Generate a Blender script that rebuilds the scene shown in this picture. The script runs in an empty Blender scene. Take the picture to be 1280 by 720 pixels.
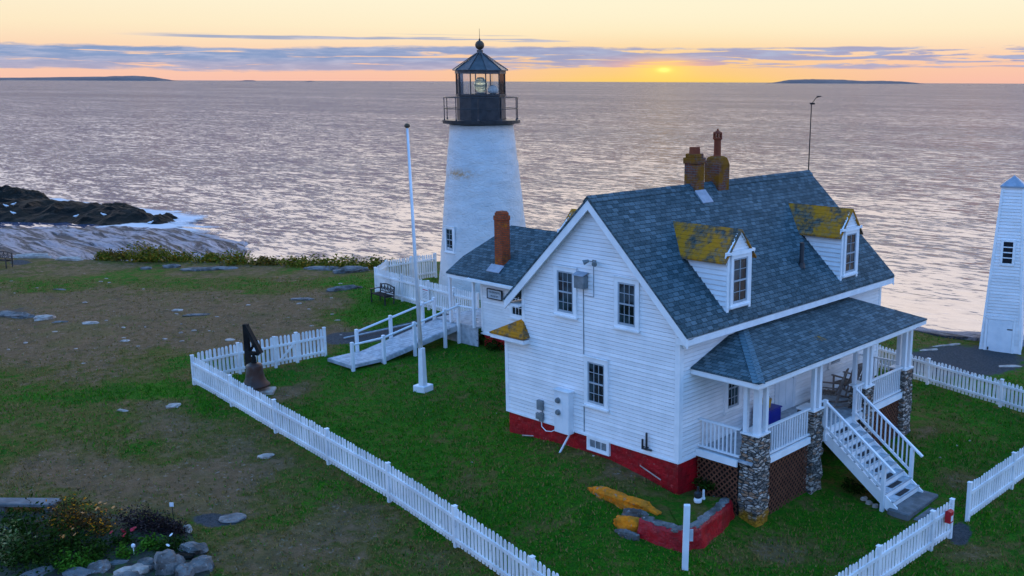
import bpy, math, random
import numpy as np
from mathutils import Vector, noise
random.seed(7); rng = np.random.default_rng(5)
scene = bpy.context.scene
col = scene.collection
R = math.radians
V = Vector

# ------------------------------------------------------------------ camera
F_PX, PX, PY, PITCH, ROLL, YAW = 1272.277, 788.616, 360.0, .20002, .0038878, .71505442
CAM = V((15.8227, -20.1684, 9.89626))
Fv = V((-math.sin(YAW)*math.cos(PITCH), math.cos(YAW)*math.cos(PITCH), -math.sin(PITCH)))
R0 = V((math.cos(YAW), math.sin(YAW), 0)); U0 = R0.cross(Fv)
Rv = R0*math.cos(ROLL) + U0*math.sin(ROLL); Uv = -R0*math.sin(ROLL) + U0*math.cos(ROLL)
cam_d = bpy.data.cameras.new('camera'); cam = bpy.data.objects.new('camera', cam_d); col.objects.link(cam)
from mathutils import Matrix
M = Matrix(((Rv.x, Uv.x, -Fv.x, CAM.x), (Rv.y, Uv.y, -Fv.y, CAM.y), (Rv.z, Uv.z, -Fv.z, CAM.z), (0, 0, 0, 1)))
cam.matrix_world = M
cam_d.sensor_width = 36; cam_d.lens = F_PX/1280*36
cam_d.shift_x = -(PX-640)/1280
cam_d.clip_start = .5; cam_d.clip_end = 120000
scene.camera = cam

def ray(x, y): return Rv*((x-PX)/F_PX) - Uv*((y-PY)/F_PX) + Fv
def onz(x, y, z):
    d = ray(x, y); return CAM + d*((z-CAM.z)/d.z)
def ony(x, y, Y):
    d = ray(x, y); return CAM + d*((Y-CAM.y)/d.y)
def onx(x, y, X):
    d = ray(x, y); return CAM + d*((X-CAM.x)/d.x)

# ------------------------------------------------------------------ terrain height
CP = np.array([(-6.7,0,-.74),(-2.5,-.2,-.55),(0,-.4,-.9),(1.9,.9,-1.66),(1.9,3.6,-1.55),(4.2,5,-1.7),(1.9,9.3,-1.32),
 (6.4,2.5,-1.75),(6,5,-1.72),(3.2,14.2,-1.25),(0,15,-1.1),(-.5,21,-1.2),(-4,21,-1.0),(-6,-5,-1.25),(-2.4,-5.6,-1.38),
 (2.5,-3,-1.52),(-18.3,-4.3,-.7),(-18.8,1.3,-.62),(-12.2,1,-.78),(-14.7,6,-.55),(-17,4,-.68),(-27,9.5,-.45),(-22.7,12.9,-.35),
 (-20,9,-.4),(-25,8,-.55),(-50,4,-.9),(-36,14,-.8),(-30,-5,-.9),(-11,-11,-1.1),(-6,-10,-1.3),(2,-10,-1.8),(9,-4,-2),
 (12,5,-2),(-20,-12,-1.1),(-10,-4,-1.02),(-9,12,-.5),(-10,17,-.6),(-40,-5,-1),(10,14,-1.6),(6,20,-1.4),(-70,-10,-1),(20,-15,-2.3),(-20,-30,-1.5),(16,25,-1.8)], float)
def _k(r2): return np.where(r2 > 1e-9, r2*np.log(r2+1e-12), 0.)*.5
_n = len(CP); _A = np.zeros((_n+3, _n+3))
_A[:_n,:_n] = _k(((CP[:,None,:2]-CP[None,:,:2])**2).sum(2)) + np.eye(_n)*2.5
_A[:_n,_n:] = np.c_[np.ones(_n), CP[:,:2]]; _A[_n:,:_n] = _A[:_n,_n:].T
_w = np.linalg.solve(_A, np.r_[CP[:,2], 0, 0, 0])
def lawn(x, y):
    x = np.atleast_1d(np.asarray(x, float)); y = np.atleast_1d(np.asarray(y, float))
    r2 = (x[:,None]-CP[None,:,0])**2 + (y[:,None]-CP[None,:,1])**2
    return _k(r2)@_w[:_n] + _w[_n] + _w[_n+1]*x + _w[_n+2]*y
def gz(x, y): return float(lawn(x, y)[0])
def ong(x, y, dz=0):
    z = -.9
    for _ in range(12):
        p = onz(x, y, z); z = .5*z + .5*(gz(p.x, p.y)+dz)
    p = onz(x, y, z); return V((p.x, p.y, gz(p.x, p.y)))
EDGE = np.array([(-75,-8.5),(-54.9,1.3),(-50,4.1),(-43.8,8.6),(-40.2,10.8),(-36,14.2),(-31,18.5),(-24,23),(-14,24.5),(-4.6,22.8),(-2.9,22.6),(-1.1,23.6),(.7,24.2),(12,29),(30,36)], float)
def edge_dist(x, y):
    """signed distance beyond the cliff edge (positive seaward) and arc parameter"""
    P = np.stack([np.asarray(x, float), np.asarray(y, float)], -1)
    best = np.full(P.shape[:-1], 1e9); sg = np.zeros(P.shape[:-1])
    for i in range(len(EDGE)-1):
        a, b = EDGE[i], EDGE[i+1]; d = b-a; L2 = d@d
        t = np.clip(((P-a)@d)/L2, 0, 1); q = a + t[...,None]*d
        dd = np.linalg.norm(P-q, axis=-1)
        side = d[0]*(P[...,1]-a[1]) - d[1]*(P[...,0]-a[0])
        m = dd < best; best = np.where(m, dd, best); sg = np.where(m, np.sign(side), sg)
    return best*sg

# ------------------------------------------------------------------ object helpers
def tag(o, label=None, cat=None, group=None, kind=None):
    if label: o['label'] = label
    if cat: o['category'] = cat
    if group: o['group'] = group
    if kind: o['kind'] = kind
    return o
def thing(name, label, cat, loc=(0,0,0), rz=0, group=None):
    o = bpy.data.objects.new(name, None); col.objects.link(o); o.empty_display_size = .2
    o.location = loc; o.rotation_euler = (0, 0, rz)
    return tag(o, label, cat, group)
def root_of(o):
    while o.parent: o = o.parent
    return o
def children(o): return [c for c in bpy.data.objects if c.parent == o]
def copy_tree(o, parent=None, names=None):
    c = o.copy(); col.objects.link(c); c.parent = parent
    for ch in children(o): copy_tree(ch, c)
    return c

SHIFT = V((0,0,0))
class MB:
    def __init__(s, local=False): s.v = []; s.f = []; s.local = local
    def add(s, vs, fs):
        b = len(s.v); s.v += [tuple(v) for v in vs]; s.f += [tuple(i+b for i in f) for f in fs]; return s
    def para(s, o, a, b, c):
        o, a, b, c = V(o), V(a), V(b), V(c)
        if a.cross(b).dot(c) < 0: a, b = b, a
        return s.add([o, o+a, o+a+b, o+b, o+c, o+a+c, o+a+b+c, o+b+c],
              [(0,3,2,1),(4,5,6,7),(0,1,5,4),(1,2,6,5),(2,3,7,6),(3,0,4,7)])
    def box(s, x0, x1, y0, y1, z0, z1): return s.para((x0,y0,z0), (x1-x0,0,0), (0,y1-y0,0), (0,0,z1-z0))
    def beam(s, p, q, w, h, up=(0,0,1)):
        p, q = V(p), V(q); d = (q-p).normalized(); u = V(up)
        if abs(d.dot(u)) > .99: u = V((0,1,0))
        sd = d.cross(u).normalized(); u = sd.cross(d)
        return s.para(p - sd*w/2 - u*h/2, q-p, sd*w, u*h)
    def tube(s, p, q, r0, r1=None, n=10, cap=True):
        r1 = r0 if r1 is None else r1; p, q = V(p), V(q); d = (q-p).normalized()
        a = d.orthogonal().normalized(); b = d.cross(a); vs = []
        for c, r in ((p, r0), (q, r1)):
            vs += [c + (a*math.cos(2*math.pi*i/n) + b*math.sin(2*math.pi*i/n))*r for i in range(n)]
        fs = [(i, (i+1)%n, n+(i+1)%n, n+i) for i in range(n)]
        if cap: fs += [tuple(range(n-1,-1,-1)), tuple(range(n, 2*n))]
        return s.add(vs, fs)
    def lathe(s, c, prof, n=24, ph=0, cap=True):
        c = V(c); vs = []
        for r, z in prof: vs += [c + V((r*math.cos(ph+2*math.pi*i/n), r*math.sin(ph+2*math.pi*i/n), z)) for i in range(n)]
        fs = [(k*n+i, k*n+(i+1)%n, (k+1)*n+(i+1)%n, (k+1)*n+i) for k in range(len(prof)-1) for i in range(n)]
        if cap: fs += [tuple(range(n-1,-1,-1)), tuple(range((len(prof)-1)*n, len(prof)*n))]
        return s.add(vs, fs)
    def prism(s, poly, ext):
        poly = [V(p) for p in poly]; e = V(ext); n = len(poly)
        nr = V((0,0,0))
        for i in range(n): nr += poly[i].cross(poly[(i+1)%n])
        if nr.dot(e) < 0: poly.reverse()
        return s.add(poly + [p+e for p in poly], [tuple(range(n-1,-1,-1)), tuple(range(n, 2*n))] + [(i,(i+1)%n,n+(i+1)%n,n+i) for i in range(n)])
    def build(s, name, mat, parent=None, smooth=False, bevel=0, lab=None):
        off = -SHIFT
        if parent is not None and not s.local: off = root_of(parent).location - SHIFT
        me = bpy.data.meshes.new(name); me.from_pydata([tuple(V(v)-off) for v in s.v], [], s.f)
        uv = me.uv_layers.new(name='UVMap').data
        for p in me.polygons:
            n = p.normal; t = V((0,0,1)).cross(n)
            t = V((1,0,0)) if t.length < 1e-3 else t.normalized()
            b = n.cross(t)
            for li in p.loop_indices:
                co = me.vertices[me.loops[li].vertex_index].co; w = co + off
                uv[li].uv = (w.dot(t), w.dot(b))
        me.materials.append(mat)
        if smooth: me.shade_smooth()
        o = bpy.data.objects.new(name, me); col.objects.link(o)
        if parent is not None: o.parent = parent
        if bevel:
            m = o.modifiers.new('bevel', 'BEVEL'); m.width = bevel; m.segments = 1; m.limit_method = 'ANGLE'
        if lab: o['label'] = lab
        return o

# ------------------------------------------------------------------ material helpers
class NT:
    def __init__(s, nt): s.nt = nt; s.L = nt.links
    def n(s, t, **kw):
        o = s.nt.nodes.new(t)
        for k, v in kw.items():
            if hasattr(o, k) and k not in ('inputs',): setattr(o, k, v)
        return o
    def link(s, a, b): s.L.new(a, b)
    def setin(s, sock, v):
        if hasattr(v, 'is_output') or isinstance(v, bpy.types.NodeSocket): s.L.new(v, sock)
        else: sock.default_value = v
    def math(s, op, a, b=None, c=None, clamp=False):
        o = s.n('ShaderNodeMath', operation=op, use_clamp=clamp)
        s.setin(o.inputs[0], a)
        if b is not None: s.setin(o.inputs[1], b)
        if c is not None: s.setin(o.inputs[2], c)
        return o.outputs[0]
    def mix(s, f, a, b, mode='MIX'):
        o = s.n('ShaderNodeMix', data_type='RGBA', blend_type=mode)
        s.setin(o.inputs[0], f)
        for i, c in ((6, a), (7, b)):
            if isinstance(c, (tuple, list)): c = (*c[:3], 1)
            s.setin(o.inputs[i], c)
        return o.outputs[2]
    def noise(s, vec, scale, detail=4, rough=.55, dist=0):
        o = s.n('ShaderNodeTexNoise'); s.setin(o.inputs['Vector'], vec)
        o.inputs['Scale'].default_value = scale; o.inputs['Detail'].default_value = detail
        o.inputs['Roughness'].default_value = rough; o.inputs['Distortion'].default_value = dist
        return o.outputs[0]
    def sstep(s, v, a, b, o0=0, o1=1):
        o = s.n('ShaderNodeMapRange', interpolation_type='SMOOTHSTEP'); s.setin(o.inputs[0], v)
        for i, x in enumerate((a, b, o0, o1)): s.setin(o.inputs[1+i], x)
        return o.outputs[0]
    def vmul(s, v, k):
        o = s.n('ShaderNodeVectorMath', operation='MULTIPLY'); s.setin(o.inputs[0], v); o.inputs[1].default_value = k; return o.outputs[0]
    def bump(s, h, strength=.5, dist=.02, nrm=None):
        o = s.n('ShaderNodeBump'); o.inputs['Strength'].default_value = strength; o.inputs['Distance'].default_value = dist
        s.setin(o.inputs['Height'], h)
        if nrm is not None: s.setin(o.inputs['Normal'], nrm)
        return o.outputs[0]
def new_mat(name):
    m = bpy.data.materials.new(name); m.use_nodes = True
    b = m.node_tree.nodes['Principled BSDF']; t = NT(m.node_tree)
    return m, b, t
def objpos(t): return t.n('ShaderNodeNewGeometry').outputs['Position']
def varied(name, c0, c1, scale=3, rough=.7, bump=.3, bscale=40, bdist=.01, spec=.3, lo=.35, hi=.65, metal=0, c2=None, s2=14, l2=.6, h2=.75):
    m, b, t = new_mat(name); P = objpos(t)
    f = t.sstep(t.noise(P, scale), lo, hi); c = t.mix(f, c0, c1)
    if c2: c = t.mix(t.sstep(t.noise(P, s2, 5, .65), l2, h2), c, c2)
    t.link(c, b.inputs['Base Color'])
    b.inputs['Roughness'].default_value = rough; b.inputs['Specular IOR Level'].default_value = spec; b.inputs['Metallic'].default_value = metal
    if bump: t.link(t.bump(t.noise(P, bscale, 5), bump, bdist), b.inputs['Normal'])
    return m

def varied_boards(*a, **k):
    m = varied(*a, **k); t = NT(m.node_tree); b = m.node_tree.nodes['Principled BSDF']; src = b.inputs['Base Color'].links[0].from_socket
    g = t.n('ShaderNodeNewGeometry'); P = g.outputs['Position']
    v = t.math('ADD', t.math('MULTIPLY', g.outputs['Random Per Island'], .14), .88)
    o = t.n('ShaderNodeVectorMath', operation='SCALE'); t.link(src, o.inputs[0]); t.link(v, o.inputs['Scale'])
    # flaked and stained patches, stretched along the boards
    st = t.sstep(t.noise(t.vmul(P, (1.2,1.2,7)), 2.3, 6, .7), .64, .74)
    c = t.mix(t.math('MULTIPLY', st, .55), o.outputs[0], (.36,.35,.33))
    t.link(c, b.inputs['Base Color']); return m
MT = {}
MT['sash'] = varied('sash_paint', (.40,.43,.46), (.32,.35,.38), 3, .5, .1)
MT['white'] = varied_boards('white_paint', (.88,.86,.85), (.80,.79,.78), 1.6, .55, .15, 30, c2=(.50,.51,.50), s2=9, l2=.64, h2=.80)
MT['trim'] = varied('white_trim', (.86,.85,.84), (.76,.76,.76), 2.5, .5, .12, 30, c2=(.5,.5,.48), s2=13, l2=.66, h2=.8)
MT['fence'] = varied('fence_paint', (.84,.83,.82), (.66,.66,.66), 1.2, .6, .2, 30, c2=(.40,.40,.36), s2=5, l2=.58, h2=.80)
MT['postwhite'] = varied('post_paint', (.78,.79,.80), (.68,.70,.72), 2, .5, .15)
MT['grey_wood'] = varied('weathered_deck', (.30,.32,.34), (.46,.48,.50), 4, .7, .4, 25, c2=(.55,.57,.6), s2=5, l2=.55, h2=.7)
MT['black'] = varied('black_iron', (.012,.013,.016), (.03,.03,.034), 4, .45, .15, spec=.5)
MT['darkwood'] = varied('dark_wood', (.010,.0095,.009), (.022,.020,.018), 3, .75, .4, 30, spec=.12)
MT['lattice'] = varied('brown_lattice', (.12,.04,.02), (.17,.06,.03), 4, .7, .3)
MT['red'] = varied('red_foundation', (.42,.004,.010), (.27,.003,.008), 2.2, .5, .9, 5, .06, spec=.35, c2=(.60,.08,.07), s2=7, l2=.62, h2=.74)
MT['redpaint'] = varied('red_paint', (.5,.012,.02), (.42,.01,.016), 4, .4, .05)
MT['blue'] = varied('blue_plastic', (.01,.02,.30), (.01,.02,.25), 4, .35, 0)
MT['yellow'] = varied('yellow_plastic', (.55,.30,.01), (.5,.26,.01), 4, .4, 0)
MT['grey_metal'] = varied('grey_metal', (.16,.18,.19), (.24,.26,.27), 6, .5, .1, metal=.2)
MT['lead'] = varied('lead_flashing', (.32,.36,.42), (.24,.28,.33), 5, .45, .2)
MT['slate_metal'] = varied('lantern_roof_metal', (.045,.04,.04), (.08,.07,.07), 3, .4, .2, 20, spec=.5)
MT['copper'] = varied('vent_ball', (.10,.06,.03), (.05,.035,.025), 5, .5, .2)
MT['bell'] = varied('bell_bronze', (.075,.035,.025), (.12,.115,.10), 1.6, .5, .05, 15, metal=.35, lo=.4, hi=.6)
MT['wood_chair'] = varied('weathered_chair_wood', (.16,.12,.10), (.26,.21,.18), 5, .7, .3)
MT['rock'] = varied('grey_rock', (.07,.065,.06), (.20,.185,.175), 2.2, .85, 1, 7, .10, c2=(.36,.34,.33), s2=9, l2=.6, h2=.72)
MT['slab'] = varied('slab_stone', (.10,.10,.10), (.17,.165,.165), 2.5, .85, .7, 12, .03, c2=(.34,.35,.36), s2=12, l2=.62, h2=.75)
MT['lichen_rock'] = varied('orange_lichen_rock', (.80,.20,.002), (.45,.15,.008), 5, .9, .9, 9, .06, c2=(.20,.20,.18), s2=6, l2=.58, h2=.68)
MT['palestone'] = varied('pale_stone', (.30,.24,.20), (.50,.40,.34), 4, .85, .6, 12, .03)
MT['darkrock'] = varied('wet_dark_rock', (.006,.006,.005), (.018,.015,.010), .25, .75, 1, .8, .6, spec=.10, c2=(.035,.028,.022), s2=.5, l2=.55, h2=.7)
MT['soil'] = varied('garden_soil', (.02,.017,.013), (.045,.045,.03), 3, .95, .8, 10, .05, c2=(.03,.055,.012), s2=4, l2=.48, h2=.6)
MT['tread_pad'] = varied('rubber_tread', (.02,.021,.024), (.03,.03,.034), 4, .8, .3)
MT['island'] = varied('island', (.15,.12,.115), (.19,.15,.14), .002, .9, 0, spec=.1)  # base colour lightened to stand in for distance haze
MT['gull'] = varied('gull_plumage', (.8,.8,.8), (.7,.7,.72), 5, .7, 0)
MT['gull_grey'] = varied('gull_back', (.35,.37,.4), (.3,.32,.35), 5, .7, 0)

def mat_brick(name, c0, c1, mortar, lichen=None, lthr=(.5,.6)):
    m, b, t = new_mat(name); uv = t.n('ShaderNodeUVMap').outputs[0]; P = objpos(t)
    br = t.n('ShaderNodeTexBrick'); t.link(uv, br.inputs[0])
    br.inputs['Scale'].default_value = 1; br.inputs['Brick Width'].default_value = .22; br.inputs['Row Height'].default_value = .075
    br.inputs['Mortar Size'].default_value = .012
    for k, c in (('Color1', c0), ('Color2', c1), ('Mortar', mortar)): br.inputs[k].default_value = (*c, 1)
    c = br.outputs[0]
    if lichen: c = t.mix(t.sstep(t.noise(P, 2.2, 5, .6), *lthr), c, lichen)
    c = t.mix(t.sstep(t.noise(P, 7, 4), .4, .8, 0, .5), c, (.03,.02,.015))
    t.link(c, b.inputs['Base Color']); b.inputs['Roughness'].default_value = .9; b.inputs['Specular IOR Level'].default_value = .2
    t.link(t.bump(t.math('SUBTRACT', t.noise(P, 25), br.outputs[1]), .6, .012), b.inputs['Normal'])
    return m
MT['brick'] = mat_brick('red_brick', (.34,.06,.018), (.48,.085,.022), (.12,.07,.045), (.50,.14,.010), (.56,.74))
MT['lichen_brick'] = mat_brick('lichen_brick', (.15,.045,.030), (.20,.065,.038), (.13,.11,.10), (.22,.085,.004), (.36,.56))
MT['terracotta'] = varied('chimney_pot_clay', (.17,.032,.012), (.22,.05,.018), 5, .8, .2)

def mat_shingle(name, dark, light, moss=None, mthr=(.5,.6), mscale=1.6):
    m, b, t = new_mat(name); uv = t.n('ShaderNodeUVMap').outputs[0]; P = objpos(t)
    br = t.n('ShaderNodeTexBrick', offset=.5, squash=1); t.link(uv, br.inputs[0])
    br.inputs['Scale'].default_value = 1; br.inputs['Brick Width'].default_value = .23; br.inputs['Row Height'].default_value = .135
    br.inputs['Mortar Size'].default_value = .010; br.inputs['Mortar Smooth'].default_value = .3; br.inputs['Bias'].default_value = -.1
    br.inputs['Color1'].default_value = (*dark, 1); br.inputs['Color2'].default_value = (*light, 1)
    br.inputs['Mortar'].default_value = (*[d*.35 for d in dark], 1)
    c = br.outputs[0]
    c = t.mix(t.sstep(t.noise(P, .7, 5, .6), .35, .7, 0, .45), c, tuple(d*.7 for d in dark))
    c = t.mix(t.sstep(t.noise(P, 18, 3), .4, .8, 0, .35), c, tuple(l*1.25 for l in light))
    if moss:
        g = t.math('ADD', t.noise(P, mscale, 6, .68, .4), t.math('MULTIPLY', t.math('SUBTRACT', t.noise(P, 9, 3), .5), .35))
        c = t.mix(t.sstep(g, *mthr), c, moss)
    t.link(c, b.inputs['Base Color']); b.inputs['Roughness'].default_value = .85; b.inputs['Specular IOR Level'].default_value = .22
    # saw-tooth courses
    sx = t.n('ShaderNodeSeparateXYZ'); t.link(uv, sx.inputs[0])
    saw = t.math('FRACT', t.math('DIVIDE', sx.outputs[1], .135))
    h = t.math('SUBTRACT', t.math('MULTIPLY', saw, -.6), br.outputs[1])
    t.link(t.bump(t.math('ADD', h, t.math('MULTIPLY', t.noise(P, 60, 3), .5)), .75, .014), b.inputs['Normal'])
    return m
MT['shingle'] = mat_shingle('asphalt_shingles', (.030,.058,.067), (.122,.172,.19))
MT['porch_shingle'] = mat_shingle('asphalt_shingles_mossy_spots', (.032,.060,.069), (.127,.177,.195), (.26,.13,.008), (.66,.76), .9)
MT['moss'] = mat_shingle('mossy_shingles', (.055,.06,.05), (.13,.135,.11), (.50,.19,.004), (.36,.62), 1.3)
MT['hipcap'] = mat_shingle('hip_cap_shingles', (.085,.15,.18), (.12,.19,.22))

def mat_glass_dark(name):
    m, b, t = new_mat(name); P = objpos(t)
    c = t.mix(t.sstep(t.noise(P, 1.7, 2), .45, .6), (.006,.010,.013), (.030,.055,.065))  # teal in the base colour stands in for sky reflected in the panes
    t.link(c, b.inputs['Base Color']); b.inputs['Roughness'].default_value = .06; b.inputs['IOR'].default_value = 1.4
    t.link(t.bump(t.noise(P, 2.5, 1), .1, .02), b.inputs['Normal'])
    return m
MT['pane'] = mat_glass_dark('window_glass')
def mat_clear():
    m, b, t = new_mat('clear_glass'); out = m.node_tree.nodes['Material Output']
    tr = t.n('ShaderNodeBsdfTransparent'); tr.inputs[0].default_value = (.95,.96,.95,1)
    gl = t.n('ShaderNodeBsdfGlossy'); gl.inputs['Roughness'].default_value = .04
    fr = t.n('ShaderNodeFresnel'); fr.inputs[0].default_value = 1.45
    mx = t.n('ShaderNodeMixShader'); t.link(fr.outputs[0], mx.inputs[0]); t.link(tr.outputs[0], mx.inputs[1]); t.link(gl.outputs[0], mx.inputs[2])
    t.link(mx.outputs[0], out.inputs[0]); return m
MT['clear'] = mat_clear()
def mat_lens():
    m, b, t = new_mat('lens_glass'); b.inputs['Base Color'].default_value = (.75,.85,.75,1); b.inputs['Transmission Weight'].default_value = .75
    b.inputs['Roughness'].default_value = .12; b.inputs['IOR'].default_value = 1.5; return m
MT['lens'] = mat_lens()

def add_blocks(m):
    t = NT(m.node_tree); b = m.node_tree.nodes['Principled BSDF']; src = b.inputs['Base Color'].links[0].from_socket; nr = b.inputs['Normal'].links[0].from_socket
    uv = t.n('ShaderNodeUVMap').outputs[0]; P = objpos(t); dn = t.n('ShaderNodeTexNoise'); t.link(P, dn.inputs[0]); dn.inputs['Scale'].default_value = 3
    va = t.n('ShaderNodeVectorMath', operation='MULTIPLY_ADD'); t.link(dn.outputs[1], va.inputs[0]); va.inputs[1].default_value = (.12,.12,0); t.link(uv, va.inputs[2])
    br = t.n('ShaderNodeTexBrick'); t.link(va.outputs[0], br.inputs[0]); br.inputs['Scale'].default_value = 1; br.inputs['Brick Width'].default_value = .55; br.inputs['Row Height'].default_value = .24; br.inputs['Mortar Size'].default_value = .014; br.inputs['Mortar Smooth'].default_value = .6
    c = t.mix(t.math('MULTIPLY', br.outputs[1], .65), src, (.16,.004,.006))
    c = t.mix(t.sstep(t.noise(P, 4.5, 6, .7), .52, .72, 0, .7), c, (.20,.02,.02)); c = t.mix(t.sstep(t.noise(P, 11, 5, .7), .63, .72, 0, .6), c, (.42,.24,.22))
    t.link(c, b.inputs['Base Color']); t.link(t.bump(br.outputs[1], -.8, .03, nr), b.inputs['Normal'])
add_blocks(MT['red'])
def mat_fieldstone(name, lich=False):
    m, b, t = new_mat(name); P = objpos(t)
    vo = t.n('ShaderNodeTexVoronoi'); vo.inputs['Scale'].default_value = 1; t.link(t.vmul(P, (5.6,5.6,15)), vo.inputs['Vector'])
    ve = t.n('ShaderNodeTexVoronoi', feature='DISTANCE_TO_EDGE'); ve.inputs['Scale'].default_value = 1; t.link(t.vmul(P, (5.6,5.6,15)), ve.inputs['Vector'])
    sp = t.n('ShaderNodeSeparateColor'); t.link(vo.outputs['Color'], sp.inputs[0])
    c = t.mix(t.sstep(sp.outputs[0], .1, .95), (.13,.115,.10), (.54,.46,.39))
    c = t.mix(t.sstep(sp.outputs[1], .7, .95), c, (.30,.17,.10))
    e = t.sstep(ve.outputs[0], .0, .13)
    c = t.mix(e, (.045,.042,.04), c)
    c = t.mix(t.sstep(t.noise(P, 14, 4), .62, .7), c, (.5,.5,.5))
    sx = t.n('ShaderNodeSeparateXYZ'); t.link(P, sx.inputs[0])
    if lich:
        z = t.math('ADD', sx.outputs[2], t.math('MULTIPLY', t.noise(P, 4, 4), .9))
        c = t.mix(t.sstep(z, -.62, -.98), c, (.45,.20,.012))
    t.link(c, b.inputs['Base Color']); b.inputs['Roughness'].default_value = .85; b.inputs['Specular IOR Level'].default_value = .25
    t.link(t.bump(t.math('ADD', e, t.math('MULTIPLY', t.noise(P, 18), .35)), 1, .05), b.inputs['Normal'])
    return m
MT['fieldstone'] = mat_fieldstone('fieldstone')
MT['fieldstone_lichen'] = mat_fieldstone('fieldstone_with_lichen_foot', True)

def mat_tower():
    m, b, t = new_mat('whitewashed_rubble_stone'); P = objpos(t)
    q = t.vmul(P, (2.6,2.6,5.5))
    ve = t.n('ShaderNodeTexVoronoi', feature='DISTANCE_TO_EDGE'); ve.inputs['Scale'].default_value = 1
    dn = t.n('ShaderNodeTexNoise'); t.link(P, dn.inputs[0]); dn.inputs['Scale'].default_value = 2.5
    va = t.n('ShaderNodeVectorMath', operation='MULTIPLY_ADD'); t.link(dn.outputs[1], va.inputs[0]); va.inputs[1].default_value = (.7,.7,.5); t.link(q, va.inputs[2])
    t.link(va.outputs[0], ve.inputs['Vector'])
    e = t.sstep(ve.outputs[0], 0, .12)
    at = t.n('ShaderNodeAttribute', attribute_name='stain')
    c = t.mix(t.sstep(t.noise(P, 1.3, 5), .35, .7), (.64,.63,.62), (.56,.56,.56))
    c = t.mix(t.sstep(t.noise(P, 5, 5, .65), .60, .75), c, (.46,.46,.47))
    s = t.math('MULTIPLY', at.outputs['Fac'], t.sstep(t.noise(P, 5, 4, .6), .35, .6))
    c = t.mix(s, c, (.50,.28,.13))
    t.link(c, b.inputs['Base Color']); b.inputs['Roughness'].default_value = .6; b.inputs['Specular IOR Level'].default_value = .3
    t.link(t.bump(t.math('ADD', t.math('MULTIPLY', e, .22), t.math('MULTIPLY', t.noise(P, 3.5, 6, .6), 1.0)), .7, .05), b.inputs['Normal'])
    return m
MT['tower'] = mat_tower()

def mat_ground():
    m, b, t = new_mat('lawn_ground'); P = objpos(t)
    dry = t.n('ShaderNodeAttribute', attribute_name='dry').outputs['Fac']
    gra = t.n('ShaderNodeAttribute', attribute_name='gravel').outputs['Fac']
    n1 = t.noise(P, .55, 6, .62, .3); n2 = t.noise(P, 2.6, 6, .68); n3 = t.noise(P, 14, 5, .7); n4 = t.noise(P, 55, 3, .7)
    g = t.mix(t.sstep(n1, .35, .65), (.032,.19,.003), (.066,.26,.004))
    g = t.mix(t.sstep(n2, .44, .70, 0, .85), g, (.17,.19,.014))
    g = t.mix(t.sstep(t.noise(P, .23, 4, .6), .45, .7, 0, .55), g, (.022,.10,.004))
    g = t.mix(t.sstep(n3, .35, .7, 0, .9), g, (.010,.062,.002))
    d = t.mix(t.sstep(n2, .3, .7), (.20,.110,.056), (.30,.175,.092))
    d = t.mix(t.sstep(n3, .4, .7, 0, .6), d, (.14,.085,.030))
    d = t.mix(t.sstep(t.noise(P, 7, 2, .5), .64, .70, 0, .7), d, (.42,.33,.26)); d = t.mix(t.sstep(t.noise(P, 1.1, 4, .7), .52, .66, 0, .65), d, (.11,.08,.045))
    d = t.mix(t.sstep(n1, .5, .7, 0, .35), d, (.15,.15,.022))
    k = t.math('ADD', dry, t.math('ADD', t.math('MULTIPLY', t.math('SUBTRACT', n1, .5), 1.25), t.math('MULTIPLY', t.math('SUBTRACT', n2, .5), 1.15)))
    ol = t.mix(t.sstep(n2, .3, .7), (.115,.120,.016), (.20,.155,.035))
    ol = t.mix(t.sstep(n3, .3, .75, 0, .6), ol, (.05,.055,.010))
    c = t.mix(t.sstep(k, .22, .48), g, ol); c = t.mix(t.sstep(k, .46, .80), c, d)
    gr = t.mix(t.sstep(n3, .35, .65), (.045,.048,.056), (.10,.103,.112))
    gr = t.mix(t.sstep(n4, .55, .7), gr, (.2,.2,.2))
    kk = t.math('ADD', gra, t.math('MULTIPLY', t.math('SUBTRACT', n2, .5), .5))
    c = t.mix(t.sstep(kk, .42, .58), c, gr)
    c = t.mix(t.sstep(n4, .2, .9, .0, .5), c, (.015,.022,.009))
    t.link(c, b.inputs['Base Color']); b.inputs['Roughness'].default_value = .95; b.inputs['Specular IOR Level'].default_value = .1
    h = t.math('ADD', t.math('MULTIPLY', n3, .7), t.math('MULTIPLY', n4, .5))
    t.link(t.bump(t.math('ADD', h, n2), .9, .09), b.inputs['Normal'])
    return m
MT['ground'] = mat_ground()
def mat_grass():
    m, b, t = new_mat('grass_blades'); 
    at = t.n('ShaderNodeAttribute', attribute_name='col')
    t.link(at.outputs['Color'], b.inputs['Base Color']); b.inputs['Roughness'].default_value = .8; b.inputs['Specular IOR Level'].default_value = .15
    return m
MT['grass'] = mat_grass()
def mat_ledge():
    m, b, t = new_mat('banded_shore_rock'); P = objpos(t)
    # streaky foliation running along the shore
    o = t.n('ShaderNodeMapping'); o.inputs['Rotation'].default_value = (0, 0, R(-38)); o.inputs['Scale'].default_value = (.06,.42,.5); t.link(P, o.inputs[0])
    n = t.noise(o.outputs[0], 1.2, 8, .72, .8); n2 = t.noise(P, .8, 6, .65)
    c = t.mix(t.sstep(n, .44, .56), (.035,.032,.034), (.36,.31,.32))
    c = t.mix(t.sstep(n, .58, .72), c, (.72,.64,.64))
    c = t.mix(t.sstep(n2, .56, .72), c, (.05,.045,.045))
    t.link(c, b.inputs['Base Color']); b.inputs['Roughness'].default_value = .7; b.inputs['Specular IOR Level'].default_value = .3
    t.link(t.bump(t.math('ADD', n, t.math('MULTIPLY', n2, .5)), 1, .7), b.inputs['Normal'])
    return m
MT['ledge'] = mat_ledge()
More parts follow.
